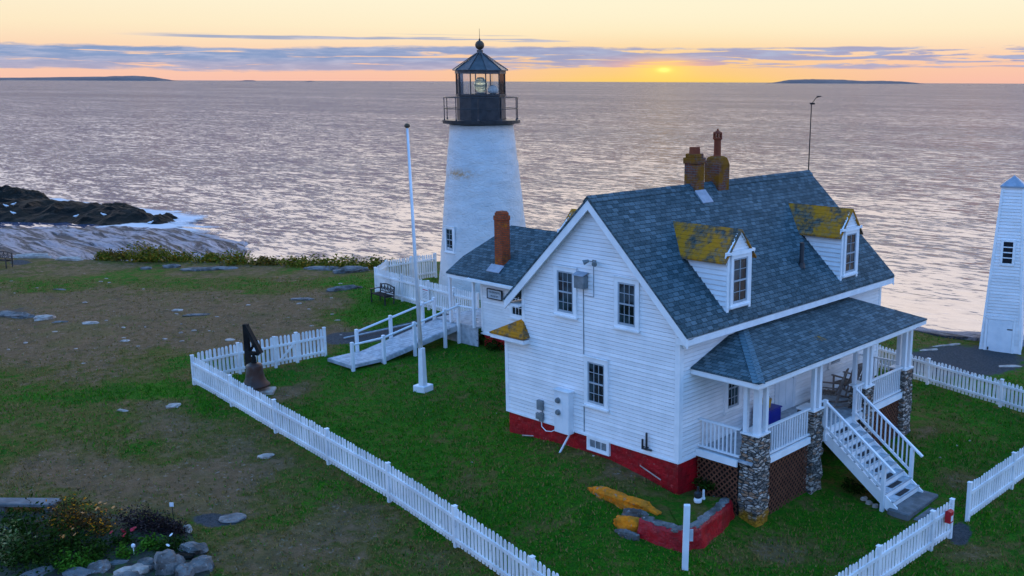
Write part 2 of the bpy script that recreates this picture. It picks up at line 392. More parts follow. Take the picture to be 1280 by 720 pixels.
SEA_AMP = (.10,.13,.32,.34)
def mat_sea():
    m, b, t = new_mat('sea_water'); P = objpos(t)
    b.inputs['Base Color'].default_value = (.010,.020,.036,1)
    b.inputs['Roughness'].default_value = .09; b.inputs['IOR'].default_value = 1.34
    o = t.n('ShaderNodeMapping'); o.inputs['Rotation'].default_value = (0, 0, R(-40)); o.inputs['Scale'].default_value = (.33,1,1); t.link(P, o.inputs[0])
    Q = o.outputs[0]
    # wave facets: the slope of the surface itself is summed from several wave lengths, so distant water keeps its roughness
    def slopes(scale, amp, detail=2, rough=.55, off=0):
        nn = t.n('ShaderNodeTexNoise'); t.link(Q, nn.inputs['Vector']); nn.inputs['Scale'].default_value = scale
        nn.inputs['Detail'].default_value = detail; nn.inputs['Roughness'].default_value = rough; nn.inputs['Distortion'].default_value = .3
        s1 = t.n('ShaderNodeVectorMath', operation='SUBTRACT'); t.link(nn.outputs['Color'], s1.inputs[0]); s1.inputs[1].default_value = (.5,.5,.5)
        s2 = t.n('ShaderNodeVectorMath', operation='MULTIPLY'); t.link(s1.outputs[0], s2.inputs[0]); s2.inputs[1].default_value = (amp, amp, 0)
        return s2.outputs[0]
    def vadd(a, c):
        o2 = t.n('ShaderNodeVectorMath', operation='ADD'); t.setin(o2.inputs[0], a); t.setin(o2.inputs[1], c); return o2.outputs[0]
    S = vadd(slopes(.06, SEA_AMP[0]), slopes(.22, SEA_AMP[1])); S = vadd(S, slopes(.55, SEA_AMP[2], 2, .5)); S = vadd(S, slopes(1.7, SEA_AMP[3], 2))
    gust = t.sstep(t.noise(t.vmul(Q, (.6,1,1)), .0065, 9, .66, .5), .32, .68, .45, 1.6)
    sc = t.n('ShaderNodeVectorMath', operation='SCALE'); t.link(S, sc.inputs[0]); t.link(gust, sc.inputs['Scale'])
    N_ = vadd(sc.outputs[0], (0,0,1)); nz = t.n('ShaderNodeVectorMath', operation='NORMALIZE'); t.link(N_, nz.inputs[0])
    # wind-roughened water: a fixed, lowered reflectance instead of the mirror-like grazing Fresnel of flat water
    out = m.node_tree.nodes['Material Output']
    gl = t.n('ShaderNodeBsdfGlossy'); gl.inputs['Roughness'].default_value = .10; t.link(nz.outputs[0], gl.inputs['Normal'])
    df = t.n('ShaderNodeBsdfDiffuse'); df.inputs['Color'].default_value = (.030,.058,.115,1)
    mx = t.n('ShaderNodeMixShader'); mx.inputs[0].default_value = .40
    t.link(df.outputs[0], mx.inputs[1]); t.link(gl.outputs[0], mx.inputs[2]); t.link(mx.outputs[0], out.inputs[0])
    return m
MT['sea'] = mat_sea()
def mat_foam():
    m, b, t = new_mat('surf_foam'); P = objpos(t)
    at = t.n('ShaderNodeAttribute', attribute_name='foam').outputs['Fac']
    o = t.n('ShaderNodeMapping'); o.inputs['Rotation'].default_value = (0, 0, R(-40)); o.inputs['Scale'].default_value = (.5,1,1); t.link(P, o.inputs[0])
    n = t.noise(o.outputs[0], .22, 7, .68, .8)
    a = t.sstep(t.math('ADD', n, t.math('MULTIPLY', t.math('SUBTRACT', at, .5), .8)), .52, .74)
    b.inputs['Base Color'].default_value = (.62,.60,.60,1); b.inputs['Roughness'].default_value = .8
    t.link(a, b.inputs['Alpha']); t.link(t.bump(n, .8, .6), b.inputs['Normal']); return m
MT['foam'] = mat_foam()
def mat_leaf(name, c0, c1, c2=None):
    m, b, t = new_mat(name); oi = t.n('ShaderNodeNewGeometry')
    r = oi.outputs['Random Per Island']; c = t.mix(r, c0, c1)
    if c2: c = t.mix(t.math('GREATER_THAN', r, .86), c, c2)
    t.link(c, b.inputs['Base Color']); b.inputs['Roughness'].default_value = .8; b.inputs['Specular IOR Level'].default_value = .05; return m
MT['leaf_dark'] = mat_leaf('dark_leaves', (.006,.020,.002), (.028,.055,.006))
MT['leaf_green'] = mat_leaf('green_leaves', (.028,.095,.006), (.08,.18,.015))
MT['leaf_lime'] = mat_leaf('pale_green_leaves', (.06,.09,.03), (.16,.18,.06), (.34,.28,.12))
MT['leaf_autumn'] = mat_leaf('autumn_leaves', (.035,.025,.008), (.12,.06,.015), (.65,.22,.01))
MT['leaf_plum'] = mat_leaf('plum_leaves', (.018,.010,.012), (.04,.025,.022), (.08,.05,.045))
MT['leaf_olive'] = mat_leaf('olive_leaves', (.06,.085,.008), (.22,.16,.015), (.34,.16,.02))
MT['leaf_brown'] = mat_leaf('brown_leaves', (.07,.06,.010), (.17,.11,.02), (.30,.14,.02))
MT['stem'] = varied('stems', (.03,.022,.014), (.05,.04,.025), 5, .9, .2)
MT['petal_orange'] = varied('orange_petals', (.75,.22,.04), (.7,.3,.1), 9, .6, 0)
MT['petal_red'] = varied('red_petals', (.55,.015,.03), (.45,.02,.05), 9, .6, 0)
MT['petal_white'] = varied('white_petals', (.8,.8,.78), (.7,.7,.7), 9, .6, 0)
MT['petal_pink'] = varied('pink_petals', (.75,.14,.16), (.7,.2,.2), 9, .6, 0)
MT['sign_white'] = varied('sign_white', (.78,.79,.8), (.7,.71,.72), 4, .5, 0)
MT['sign_ink'] = varied('sign_ink', (.05,.07,.09), (.08,.1,.12), 4, .6, 0)
MT['sign_grey'] = varied('sign_board', (.46,.50,.53), (.38,.42,.45), 4, .6, .1)
# ------------------------------------------------------------------ sky and sun
SUN_AZ = V((-.6319, .7749, 0)).normalized(); SUN_RT = V((SUN_AZ.y, -SUN_AZ.x, 0))
world = bpy.data.worlds.new('World'); scene.world = world; world.use_nodes = True
wt = NT(world.node_tree); bg = world.node_tree.nodes['Background']
tc = wt.n('ShaderNodeTexCoord').outputs['Generated']
def wdot(v):
    o = wt.n('ShaderNodeVectorMath', operation='DOT_PRODUCT'); wt.link(tc, o.inputs[0]); o.inputs[1].default_value = v; return o.outputs['Value']
fw, rt = wdot(SUN_AZ), wdot(SUN_RT)
az = wt.math('ARCTAN2', rt, fw)
sz = wt.n('ShaderNodeSeparateXYZ'); wt.link(tc, sz.inputs[0])
el = wt.math('ARCSINE', sz.outputs[2])            # radians
def ramp(fac, stops):
    o = wt.n('ShaderNodeValToRGB'); e = o.color_ramp.elements; wt.link(fac, o.inputs[0])
    for i, (p, c) in enumerate(stops):
        s = e[i] if i < 2 else e.new(p)
        s.position = p; s.color = (*c, 1)
    return o.outputs[0]
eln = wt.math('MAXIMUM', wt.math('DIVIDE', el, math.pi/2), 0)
SK = dict(sunward=[(0,(.95,.52,.42)), (.012,(.98,.60,.42)), (.030,(1.0,.84,.57)), (.050,(1.0,.91,.68)), (.056,(.08,.17,.46)), (.074,(.10,.20,.50)), (.096,(2.1,1.92,1.80)), (.19,(2.7,2.45,2.28)), (.28,(1.8,1.75,1.72)), (.36,(.40,.60,1.1)), (.6,(.16,.56,1.35)), (1,(.12,.52,1.35))],  # unseen dark and bright belts above the frame, added to tone the sea's reflection
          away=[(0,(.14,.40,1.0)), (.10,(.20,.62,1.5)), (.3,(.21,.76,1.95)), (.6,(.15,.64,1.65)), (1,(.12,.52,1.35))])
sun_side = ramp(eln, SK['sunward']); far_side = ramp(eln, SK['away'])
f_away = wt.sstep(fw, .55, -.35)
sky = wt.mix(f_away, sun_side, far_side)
# azimuth tint near the horizon: yellow round the sun, pink to the sides
a2 = wt.math('POWER', wt.math('ABSOLUTE', az), 2)
def gauss(x2, s): return wt.math('EXPONENT', wt.math('MULTIPLY', x2, -1/(s*s)))
glow_az = gauss(a2, .17)
glow_el = wt.math('EXPONENT', wt.math('MULTIPLY', eln, -1/.017))
sky = wt.mix(wt.math('MULTIPLY', wt.math('MULTIPLY', glow_az, glow_el), .95), sky, (1.0,.66,.12))
left_dim = wt.math('MULTIPLY', wt.sstep(az, -.15, -.7), wt.sstep(eln, .3, .02))
sky = wt.mix(wt.math('MULTIPLY', left_dim, .20), sky, (.95,.74,.52))
mid = wt.math('MULTIPLY', gauss(a2, .30), wt.sstep(eln, .014, .045))
sky = wt.mix(wt.math('MULTIPLY', mid, wt.sstep(eln, .3, .1, 0, .6)), sky, (1.0,.92,.66))
# the added, unseen bright belt above the frame is strongest and warmest over the sun
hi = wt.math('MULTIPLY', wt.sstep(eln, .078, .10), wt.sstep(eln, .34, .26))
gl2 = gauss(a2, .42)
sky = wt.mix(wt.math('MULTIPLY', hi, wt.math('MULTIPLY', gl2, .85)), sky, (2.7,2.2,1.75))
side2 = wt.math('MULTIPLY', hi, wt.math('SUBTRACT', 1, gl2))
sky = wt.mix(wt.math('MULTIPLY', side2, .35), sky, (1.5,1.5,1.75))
# cloud bank low over the sea
def cvec(ka, ke, off=0):
    o = wt.n('ShaderNodeCombineXYZ'); wt.link(wt.math('MULTIPLY', az, ka), o.inputs[0]); wt.link(wt.math('MULTIPLY', el, ke), o.inputs[1]); o.inputs[2].default_value = off; return o.outputs[0]
n1 = wt.noise(cvec(6, 55), 1, 6, .6, .3); n2 = wt.noise(cvec(9, 190, 3), 1, 7, .62, .6); n3 = wt.noise(cvec(28, 260, 7), 1, 6, .65)
e2 = wt.math('ADD', el, wt.math('MULTIPLY', wt.math('SUBTRACT', n1, .5), .012))
e2 = wt.math('ADD', e2, wt.math('MULTIPLY', wt.math('SUBTRACT', n3, .5), .006))
lo = wt.sstep(az, -.45, .10, .0090, .0138); top = wt.sstep(az, -.6, .0, .0290, .0318)
band = wt.math('MULTIPLY', wt.math('SMOOTH_MIN', wt.sstep(wt.math('SUBTRACT', e2, lo), -.0012, .0012), 1, .01), wt.sstep(wt.math('SUBTRACT', e2, top), .0012, -.0014))
gap = wt.sstep(n2, wt.sstep(az, -.4, .3, .33, .455), wt.sstep(az, -.4, .3, .43, .52))
band = wt.math('MULTIPLY', band, gap, clamp=True)
# thin streaks just above the bank
n4 = wt.noise(cvec(5, 300, 11), 1, 5, .6, .3)
st = wt.math('MULTIPLY', wt.sstep(n4, .50, .58), wt.math('MULTIPLY', wt.sstep(el, .034, .037), wt.sstep(el, .0435, .041)))
st = wt.math('MULTIPLY', st, wt.math('MULTIPLY', wt.sstep(az, -.50, -.42), wt.sstep(az, -.02, -.14)))
cl = wt.math('MAXIMUM', band, wt.math('MULTIPLY', st, .8))
n5 = wt.noise(cvec(24, 200, 21), 1, 5, .6)
ccol = wt.mix(wt.sstep(az, -.42, .10), (.19,.32,.58), (.35,.36,.56))
ccol = wt.mix(wt.sstep(n5, .4, .7), ccol, (.40,.47,.68))
ccol = wt.mix(wt.math('MULTIPLY', gauss(a2, .055), wt.sstep(el, .028, .012)), ccol, (1.0,.42,.30))
lowc = wt.math('MULTIPLY', wt.sstep(el, .022, .010), .30)
ccol = wt.mix(lowc, ccol, (.80,.52,.50))
sky = wt.mix(wt.math('MULTIPLY', cl, .93), sky, ccol)
# high soft veil of cloud above the frame, so the sea does not mirror a clean gradient
n6 = wt.noise(cvec(2.2, 9, 31), 1, 5, .6, .5)
veil = wt.math('MULTIPLY', wt.sstep(n6, .45, .65), wt.math('MULTIPLY', wt.sstep(el, .10, .2), wt.sstep(el, .9, .5)))
sky = wt.mix(wt.math('MULTIPLY', veil, .0), sky, (.55,.55,.66))
# the sun's disc half hidden behind the bank
es = wt.math('POWER', wt.math('SUBTRACT', el, .0112), 2)
disc = gauss(wt.math('ADD', wt.math('MULTIPLY', a2, .13), es), .0021)
sky = wt.mix(disc, sky, (3.2,2.1,.62))
halo = gauss(wt.math('ADD', wt.math('MULTIPLY', a2, .12), es), .009)
sky = wt.mix(wt.math('MULTIPLY', halo, .75), sky, (1.25,.80,.14))
nis = wt.n('ShaderNodeTexSky', sky_type='NISHITA'); nis.sun_disc = False; nis.sun_elevation = R(1.2); nis.sun_rotation = math.atan2(SUN_AZ.x, SUN_AZ.y); nis.air_density = 1; nis.dust_density = 1
nis_s = wt.n('ShaderNodeVectorMath', operation='SCALE'); wt.link(nis.outputs[0], nis_s.inputs[0]); nis_s.inputs['Scale'].default_value = .05
fin = wt.mix(1, sky, nis_s.outputs[0], 'ADD')
# the Sky Texture glows strongest where the bank hides the sun: keep that part behind the cloud colours
fin2 = wt.mix(wt.sstep(fw, .2, .85), fin, sky)
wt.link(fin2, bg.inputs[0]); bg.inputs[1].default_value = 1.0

sd = bpy.data.lights.new('sun', 'SUN'); sd.energy = .05; sd.angle = R(110); sd.color = (1,.62,.32)
so = bpy.data.objects.new('sun', sd); col.objects.link(so)
so.rotation_euler = (-(SUN_AZ + V((0,0,.03)))).to_track_quat('-Z', 'Y').to_euler()
scene.view_settings.view_transform = 'Standard'; scene.view_settings.look = 'None'; scene.view_settings.exposure = 0; scene.view_settings.gamma = 1
scene.view_settings.use_curve_mapping = False

# ------------------------------------------------------------------ sea, islands
SEA = -14.0
def simple(name, vs, fs, mat, smooth=False, kind=None):
    me = bpy.data.meshes.new(name); me.from_pydata(vs, [], fs); me.materials.append(mat)
    if smooth: me.shade_smooth()
    o = bpy.data.objects.new(name, me); col.objects.link(o)
    if kind: o['kind'] = kind
    return o
SZ = 60000
simple('sea', [(-SZ,-SZ,SEA), (SZ,-SZ,SEA), (SZ,SZ,SEA), (-SZ,SZ,SEA)], [(0,1,2,3)], MT['sea'], kind='structure')
def island(name, x0, x1, prof, dist, depth):
    """low wooded island: ridge profile [(t, height_px)] between two photo columns, at a real distance"""
    c0 = ray(x0, 101); c1 = ray(x1, 101); c0.z = c1.z = 0
    a = V((CAM.x, CAM.y, SEA)) + c0*dist; b = V((CAM.x, CAM.y, SEA)) + c1*dist; d = b-a; nrm = V((d.y, -d.x, 0)).normalized()
    if nrm.dot(CAM-a) > 0: nrm = -nrm
    vs = []; fs = []; N = 90; K = 9; mpp = dist/F_PX
    for i in range(N+1):
        t = i/N; h = np.interp(t, [p[0] for p in prof], [p[1] for p in prof])*mpp
        h *= 1 + .10*noise.fractal(V((t*40, dist, 0)), 1, 2, 4)
        for j in range(K+1):
            s = j/K; hh = h*math.sin(math.pi*s)**.6 if 0 < s < 1 else -3
            p = a + d*t + nrm*depth*(s-.2)*(.25+.75*math.sin(math.pi*min(max(t,.02),.98)))
            vs.append((p.x, p.y, SEA + hh + (noise.noise(V((t*90, s*9, dist)))*.06*h if 0 < s < 1 else 0)))
    for i in range(N):
        for j in range(K): q = i*(K+1)+j; fs.append((q, q+K+1, q+K+2, q+1))
    o = simple(name, vs, fs, MT['island'], kind='structure'); return o
island('island', -120, 209, [(0,4),(.35,3.2),(.55,4.4),(.72,5.2),(.82,6.2),(.9,5.2),(.96,2.4),(1,.3)], 24000, 3000)
island('island', 962, 1156, [(0,.3),(.06,1.6),(.15,4.6),(.3,5.4),(.5,5.0),(.64,3.4),(.75,3.8),(.88,3.0),(.96,1.4),(1,.2)], 22000, 2400)
island('island', 298, 319, [(0,.2),(.3,1.3),(.7,1.2),(1,.2)], 24000, 600)
island('island', 380, 392, [(0,.2),(.5,1.2),(1,.2)], 20000, 300)

# ------------------------------------------------------------------ ground sheet
FH = V((Fv.x, Fv.y, 0)).normalized(); RH = V((FH.y, -FH.x, 0))
def fbm(x, y, s, seed=0, o=4): return noise.fractal(V((x*s, y*s, seed)), 1, 2, o)
us = np.r_[np.linspace(4, 30, 150), np.linspace(30, 62, 130)[1:], np.linspace(62, 78, 14)[1:]]
ss = np.linspace(-1, 1, 300)
UU, SS = np.meshgrid(us, ss, indexing='ij')
LAT = SS*(9 + UU*.62) - UU*.03
GX = CAM.x + FH.x*UU + RH.x*LAT; GY = CAM.y + FH.y*UU + RH.y*LAT
GZ = lawn(GX.ravel(), GY.ravel()).reshape(GX.shape)
ED = edge_dist(GX, GY)
for idx in np.ndindex(GX.shape):
    GZ[idx] += .05*fbm(GX[idx], GY[idx], .35) + .018*fbm(GX[idx], GY[idx], 1.7, 3)
GZ = np.where(ED > 0, GZ - np.minimum(ED*.55, 12), GZ)
def to_px(x, y, z):
    dx, dy, dz = x-CAM.x, y-CAM.y, z-CAM.z
    w = dx*Fv.x + dy*Fv.y + dz*Fv.z
    return PX + F_PX*(dx*Rv.x+dy*Rv.y+dz*Rv.z)/w, PY - F_PX*(dx*Uv.x+dy*Uv.y+dz*Uv.z)/w
def sm(v, a, b): t = np.clip((v-a)/(b-a), 0, 1); return t*t*(3-2*t)
def blob(px, py, cx, cy, rx, ry): return np.exp(-(((px-cx)/rx)**2 + ((py-cy)/ry)**2))
def masks(x, y, z):
    """where the turf has dried out and where gravel lies (read off the photo once, then fixed to the ground)"""
    px, py = to_px(x, y, z)
    wv = np.array([[noise.noise(V((a*.22,b*.22,4))), noise.noise(V((a*.22,b*.22,14))), noise.noise(V((a*.9,b*.9,24)))] for a, b in zip(np.ravel(x), np.ravel(y))])
    dpth = np.clip((py-100)/400, .1, 1)
    wx = (wv[:,0]*60+wv[:,2]*22).reshape(px.shape); wy = ((wv[:,1]*34+wv[:,2]*12).reshape(px.shape))*dpth
    fence_y = np.interp(px, [-200,243,411,570,720,900], [600,482,580,684,752,850])
    inside = sm(py - fence_y, 4, -6)*sm(px, 240, 252)*np.where(py > np.interp(px, [243,410], [482,446])-2, 1, 0)
    raw = (px, py); px = px+wx; py = py+wy
    dry = np.full(px.shape, .42)
    field = sm(py, 338, 385)*sm(py, 505, 430)*sm(px, 500, 400)
    dry = np.maximum(dry, .92*field)
    strip = sm(py, 355, 335)*sm(px, 520, 420); dry = np.maximum(dry, .66*strip)
    dry += .50*blob(px, py, 110, 600, 110, 38) + .35*blob(px, py, 205, 525, 60, 22) + .40*blob(px, py, 250, 610, 75, 40) - .22*blob(px, py, 190, 560, 60, 24)
    dry += .35*blob(px, py, 350, 690, 60, 30) + .26*blob(px, py, 320, 590, 60, 45) - .32*blob(px, py, 120, 500, 130, 20) - .3*blob(px, py, 200, 495, 60, 20)
    dry += .26*blob(px, py, 440, 660, 60, 60) - .30*blob(px, py, 380, 625, 70, 20) - .18*blob(px, py, 60, 655, 50, 15)
    dry = np.where(inside > .5, .20 + .75*blob(px, py, 372, 478, 36, 15) + .45*blob(px, py, 355, 505, 14, 8) + .2*blob(px,py,455,495,22,10) + .22*blob(px,py,600,610,55,20) + .20*blob(px,py,545,560,26,12), dry)
    yard = sm(px, 380, 455)*sm(py, 345, 370)*sm(py, 470, 440)*sm(px, 650, 600); px, py = raw
    dry = dry*(1-yard) + yard*.12
    right = sm(px, 640, 660); dry = dry*(1-right) + right*.26
    dry += right*(.45*blob(px, py, 790, 590, 60, 22) + .4*blob(px, py, 1200, 600, 24, 14) + .32*blob(px, py, 1160, 540, 20, 12) + .4*blob(px,py,960,690,60,20) + .35*blob(px,py,1230,690,50,14) + .25*blob(px,py,730,565,60,14))
    rb = sm(px, 1060, 1100)*sm(py, 470, 450); dry = np.where(rb > .5, .45, dry)
    grav = 1.0*blob(px, py, 1200, 452, 95, 24)*sm(px, 1050, 1090) + .95*blob(px, py, 1200, 668, 18, 18)
    path = np.interp(px, [330,400,470,560,600], [470,425,420,398,392])
    grav += 1.0*np.exp(-((py-path)/9)**2)*sm(px, 385, 425)*sm(px, 600, 575)
    grav += .8*blob(px, py, 270, 650, 45, 12) + .75*blob(px, py, 25, 328, 20, 5) + .5*blob(px, py, 20, 388, 60, 14)
    return np.clip(dry, 0, 1), np.clip(grav, 0, 1)
DRY, GRAV = masks(GX, GY, GZ)
nu, ns = GX.shape
vs = np.stack([GX, GY, GZ], -1).reshape(-1, 3)
ii = np.arange(nu*ns).reshape(nu, ns)
fs = np.stack([ii[:-1,:-1], ii[:-1,1:], ii[1:,1:], ii[1:,:-1]], -1).reshape(-1, 4)
gnd = simple('ground', vs.tolist(), fs.tolist(), MT['ground'], True, 'structure')
# make sure normals point up
if gnd.data.polygons[0].normal.z < 0: gnd.data.flip_normals()
for nm, arr in (('dry', DRY), ('gravel', GRAV)):
    a = gnd.data.attributes.new(nm, 'FLOAT', 'POINT'); a.data.foreach_set('value', arr.ravel().astype(np.float32))

# ------------------------------------------------------------------ grass blades
def grass_field():
    N = 150000
    # denser towards the viewer
    u = 15 + 40*rng.random(N)**1.5; lat = (rng.random(N)*2-1)*(1 + u*.60) - u*.06
    x = CAM.x + FH.x*u + RH.x*lat; y = CAM.y + FH.y*u + RH.y*lat
    z = lawn(x, y); px, py = to_px(x, y, z)
    ed = edge_dist(x, y); dry, gr = masks(x, y, z)
    ok = (px > -30) & (px < 1310) & (py < 760) & (ed < -1) & (gr < .45)
    house = (x > -6.9) & (x < 2.0) & (y > -.05) & (y < 11.6) | (x > -17.6) & (x < -5.8) & (y > 5.6) & (y < 11) | (x > -17.7) & (x < -15.6) & (y > .6) & (y < 7)
    house |= (x > 1.8) & (x < 4.9) & (y > 4.1) & (y < 6.3) | (np.hypot(x+22.5, y-12.7) < 2.6)
    ok &= ~house & (rng.random(N) > dry*.85)
    x, y, dry, u = x[ok], y[ok], dry[ok], u[ok]; n = len(x)
    z = lawn(x, y) + np.array([.05*fbm(a, b, .35) + .018*fbm(a, b, 1.7, 3) for a, b in zip(x, y)])
    lush = np.array([noise.noise(V((a*.45, b*.45, 9))) for a, b in zip(x, y)])
    K = 3; th = rng.random((n, K))*6.283; h = (.04 + .085*rng.random((n, K))**1.4)*(1.0+.35*lush[:,None])*(1-.35*dry[:,None]); w = .012 + .016*rng.random((n, K))
    lean = (rng.random((n, K, 2))-.5)*.09; o = (rng.random((n, K, 2))-.5)*.12
    bx = x[:,None]+o[...,0]; by = y[:,None]+o[...,1]; bz = np.repeat(z[:,None], K, 1)-.01
    P0 = np.stack([bx-np.cos(th)*w, by-np.sin(th)*w, bz], -1); P1 = np.stack([bx+np.cos(th)*w, by+np.sin(th)*w, bz], -1)
    P2 = np.stack([bx+lean[...,0], by+lean[...,1], bz+h], -1)
    vv = np.stack([P0, P1, P2], 2).reshape(-1, 3); m = n*K
    me = bpy.data.meshes.new('grass'); me.vertices.add(3*m); me.vertices.foreach_set('co', vv.ravel().astype(np.float32))
    me.loops.add(3*m); me.loops.foreach_set('vertex_index', np.arange(3*m, dtype=np.int32))
    me.polygons.add(m); me.polygons.foreach_set('loop_start', np.arange(0, 3*m, 3, dtype=np.int32)); me.update(); me.validate()
    g0 = np.array([.014,.095,.002]); g1 = np.array([.075,.235,.004]); d1 = np.array([.26,.17,.05])
    r = rng.random((n, K, 1)); c = g0*(1-r)+g1*r
    dd = (rng.random((n, K)) < np.clip((dry[:,None]-.12)*1.7 + .05 + .10*(lush[:,None] < -.2), 0, .9))[...,None]
    c = np.where(dd, d1*(.6+.6*r), c)
    cc = np.ones((m*3, 4), np.float32); cc[:,:3] = np.repeat(c.reshape(-1, 3), 3, 0)
    a = me.attributes.new('col', 'FLOAT_COLOR', 'POINT'); a.data.foreach_set('color', cc.ravel())
    me.materials.append(MT['grass']); ob = bpy.data.objects.new('grass', me); col.objects.link(ob)
    tag(ob, 'short green turf with dry tufts covering the lawn', 'grass', kind='stuff')
grass_field()

# ------------------------------------------------------------------ shore rock
def strip_rock(name, pts, dmax, slope, mat, nd=60, amp=.8, mper=.8, seed=1, back=3):
    """rock falling from the turf edge into the sea; pts on EDGE-like polyline"""
    pts = np.array(pts, float); seg = np.r_[0, np.cumsum(np.linalg.norm(np.diff(pts, axis=0), axis=1))]
    n = int(seg[-1]/mper)+1; vs = []; out = FH
    for i in range(n+1):
        s = seg[-1]*i/n; a = np.array([np.interp(s, seg, pts[:,0]), np.interp(s, seg, pts[:,1])])
        t = i/n; dm = np.interp(t, np.linspace(0, 1, len(dmax)), dmax); sl = np.interp(t, np.linspace(0, 1, len(slope)), slope)
        for j in range(nd+1):
            d = -back + (dm+back)*(j/nd)**1.15
            x, y = a[0]+out.x*d, a[1]+out.y*d
            z0 = -1.0 if d < 0 else -1.0 - sl*d
            nz = noise.ridged_multi_fractal(V((x*.05+y*.02, y*.11, seed)), 1, 2.1, 5, 1, 2)-1.1
            z0 += amp*nz*min(1, max(0, (d+back)/8))*(.5+min(1, d/30 if d > 0 else 0)) + .35*amp*fbm(x, y, .35, seed)*min(1, max(0, (d+back)/3))
            if j == 0: z0 -= 1.0
            vs.append((x, y, z0))
    fs = [(i*(nd+1)+j, (i+1)*(nd+1)+j, (i+1)*(nd+1)+j+1, i*(nd+1)+j+1) for i in range(n) for j in range(nd)]
    o = simple(name, vs, fs, mat, False, 'structure'); return o
strip_rock('shore_rock', [(-95,-16),(-75,-8.5),(-54.9,1.3),(-50,4.1),(-43.8,8.6),(-40.2,10.8)], [105,100,86,50,22,10], [.145,.145,.158,.215,.36,.6], MT['ledge'], 130, .55, .6)
strip_rock('shore_rock', [(-18,24.5),(-14,24.5),(-4.6,22.6),(-2.9,22.4),(-1.1,23.4),(.7,24.2),(12,29)], [22]*7, [.24]*7, MT['ledge'], 50, .35, .5, 4, 1.2)

def rock_mass(name, outline_px, h, mat, seed, kind='structure', label=None):
    """rocky hump in the sea: spine of photo points at sea level with half widths and heights"""
    vs = []; fs = []; P = [onz(x, y, SEA) for x, y, *_ in outline_px]; n = 70; K = 22
    seg = np.r_[0, np.cumsum([(P[i+1]-P[i]).length for i in range(len(P)-1)])]
    for i in range(n+1):
        s = seg[-1]*i/n; c = V([np.interp(s, seg, [p[k] for p in P]) for k in range(3)])
        wd = np.interp(s, seg, [q[2] for q in outline_px]); hh = np.interp(s, seg, [q[3] for q in outline_px])
        for j in range(K+1):
            t = j/K*2-1; p = c + FH*wd*t
            z = SEA - 1.2 + (hh+1.2)*max(0, 1-abs(t)**2.2)*(.75+.5*noise.ridged_multi_fractal(V((p.x*.16, p.y*.16, seed)), 1, 2, 6, 1, 2)*.9)
            vs.append((p.x, p.y, z + (.25+.16*hh)*fbm(p.x, p.y, .4, seed, 6)*max(0, 1-abs(t))))
    for i in range(n):
        for j in range(K): q = i*(K+1)+j; fs.append((q, q+K+1, q+K+2, q+1))
    o = simple(name, vs, fs, mat, False)
    if label: tag(o, label, 'rock')
    if kind: o['kind'] = kind
    return o
rock_mass('dark_ledge', [(-60,266,16,1.5),(0,266,15,1.35),(60,267,14,1.2),(110,270,12,1.0),(160,275,9,.8),(205,281,5,.8),(226,283,2,.15)], 0, MT['darkrock'], 2)
rock_mass('dark_ledge', [(-40,251,10,1.7),(20,252,9,1.6),(48,255,7,1.1),(60,257,3,.3)], 0, MT['darkrock'], 5)
rock_mass('dark_ledge', [(130,266,5,.5),(150,267,6,1.1),(166,268,5,.9),(180,269,2,.2)], 0, MT['darkrock'], 8)
rock_mass('dark_ledge', [(188,273,2,.3),(198,273,4,.6),(212,275,3,.5),(222,275,1,.1)], 0, MT['darkrock'], 9)
def foam_sheet(pts, zoff):
    """pts: photo points at sea level with half-depth in metres and foam strength"""
    P = [onz(p[0], p[1], SEA) for p in pts]; n = 60; K = 12; vs = []; fs = []; fa = []
    seg = np.r_[0, np.cumsum([(P[i+1]-P[i]).length for i in range(len(P)-1)])]
    for i in range(n+1):
        s = seg[-1]*i/n; c = V([np.interp(s, seg, [p[k] for p in P]) for k in range(3)]); wd = np.interp(s, seg, [p[2] for p in pts]); f = np.interp(s, seg, [p[3] for p in pts])
        for j in range(K+1):
            t = j/K*2-1; q = c + FH*wd*t; vs.append((q.x, q.y, SEA+zoff+.12*fbm(q.x, q.y, .2, 3)))
            e = max(0, 1-abs(t)**2)*min(1, 6*min(i, n-i)/n); fa.append(f*e)
    for i in range(n):
        for j in range(K): q = i*(K+1)+j; fs.append((q, q+K+1, q+K+2, q+1))
    o = simple('surf_foam', vs, fs, MT['foam'], True, 'structure'); a = o.data.attributes.new('foam', 'FLOAT', 'POINT'); a.data.foreach_set('value', np.array(fa, np.float32))
    return o
foam_sheet([(40,246,4,.5),(62,252,7,1.0),(95,258,8,1.0),(130,262,6,.7),(190,268,9,.9),(245,278,12,.8),(290,284,10,.35)], .25)
foam_sheet([(70,291,8,.8),(120,291,10,1.0),(190,288,12,1.0),(235,289,12,.7),(300,300,12,.45)], .5)
foam_sheet([(1090,393,2,.35),(1150,395,2.5,.45),(1230,398,2.5,.4),(1300,402,2,.35)], .3)
foam_sheet([(200,305,5,.6),(260,312,6,.8),(330,318,5,.5)], .4)
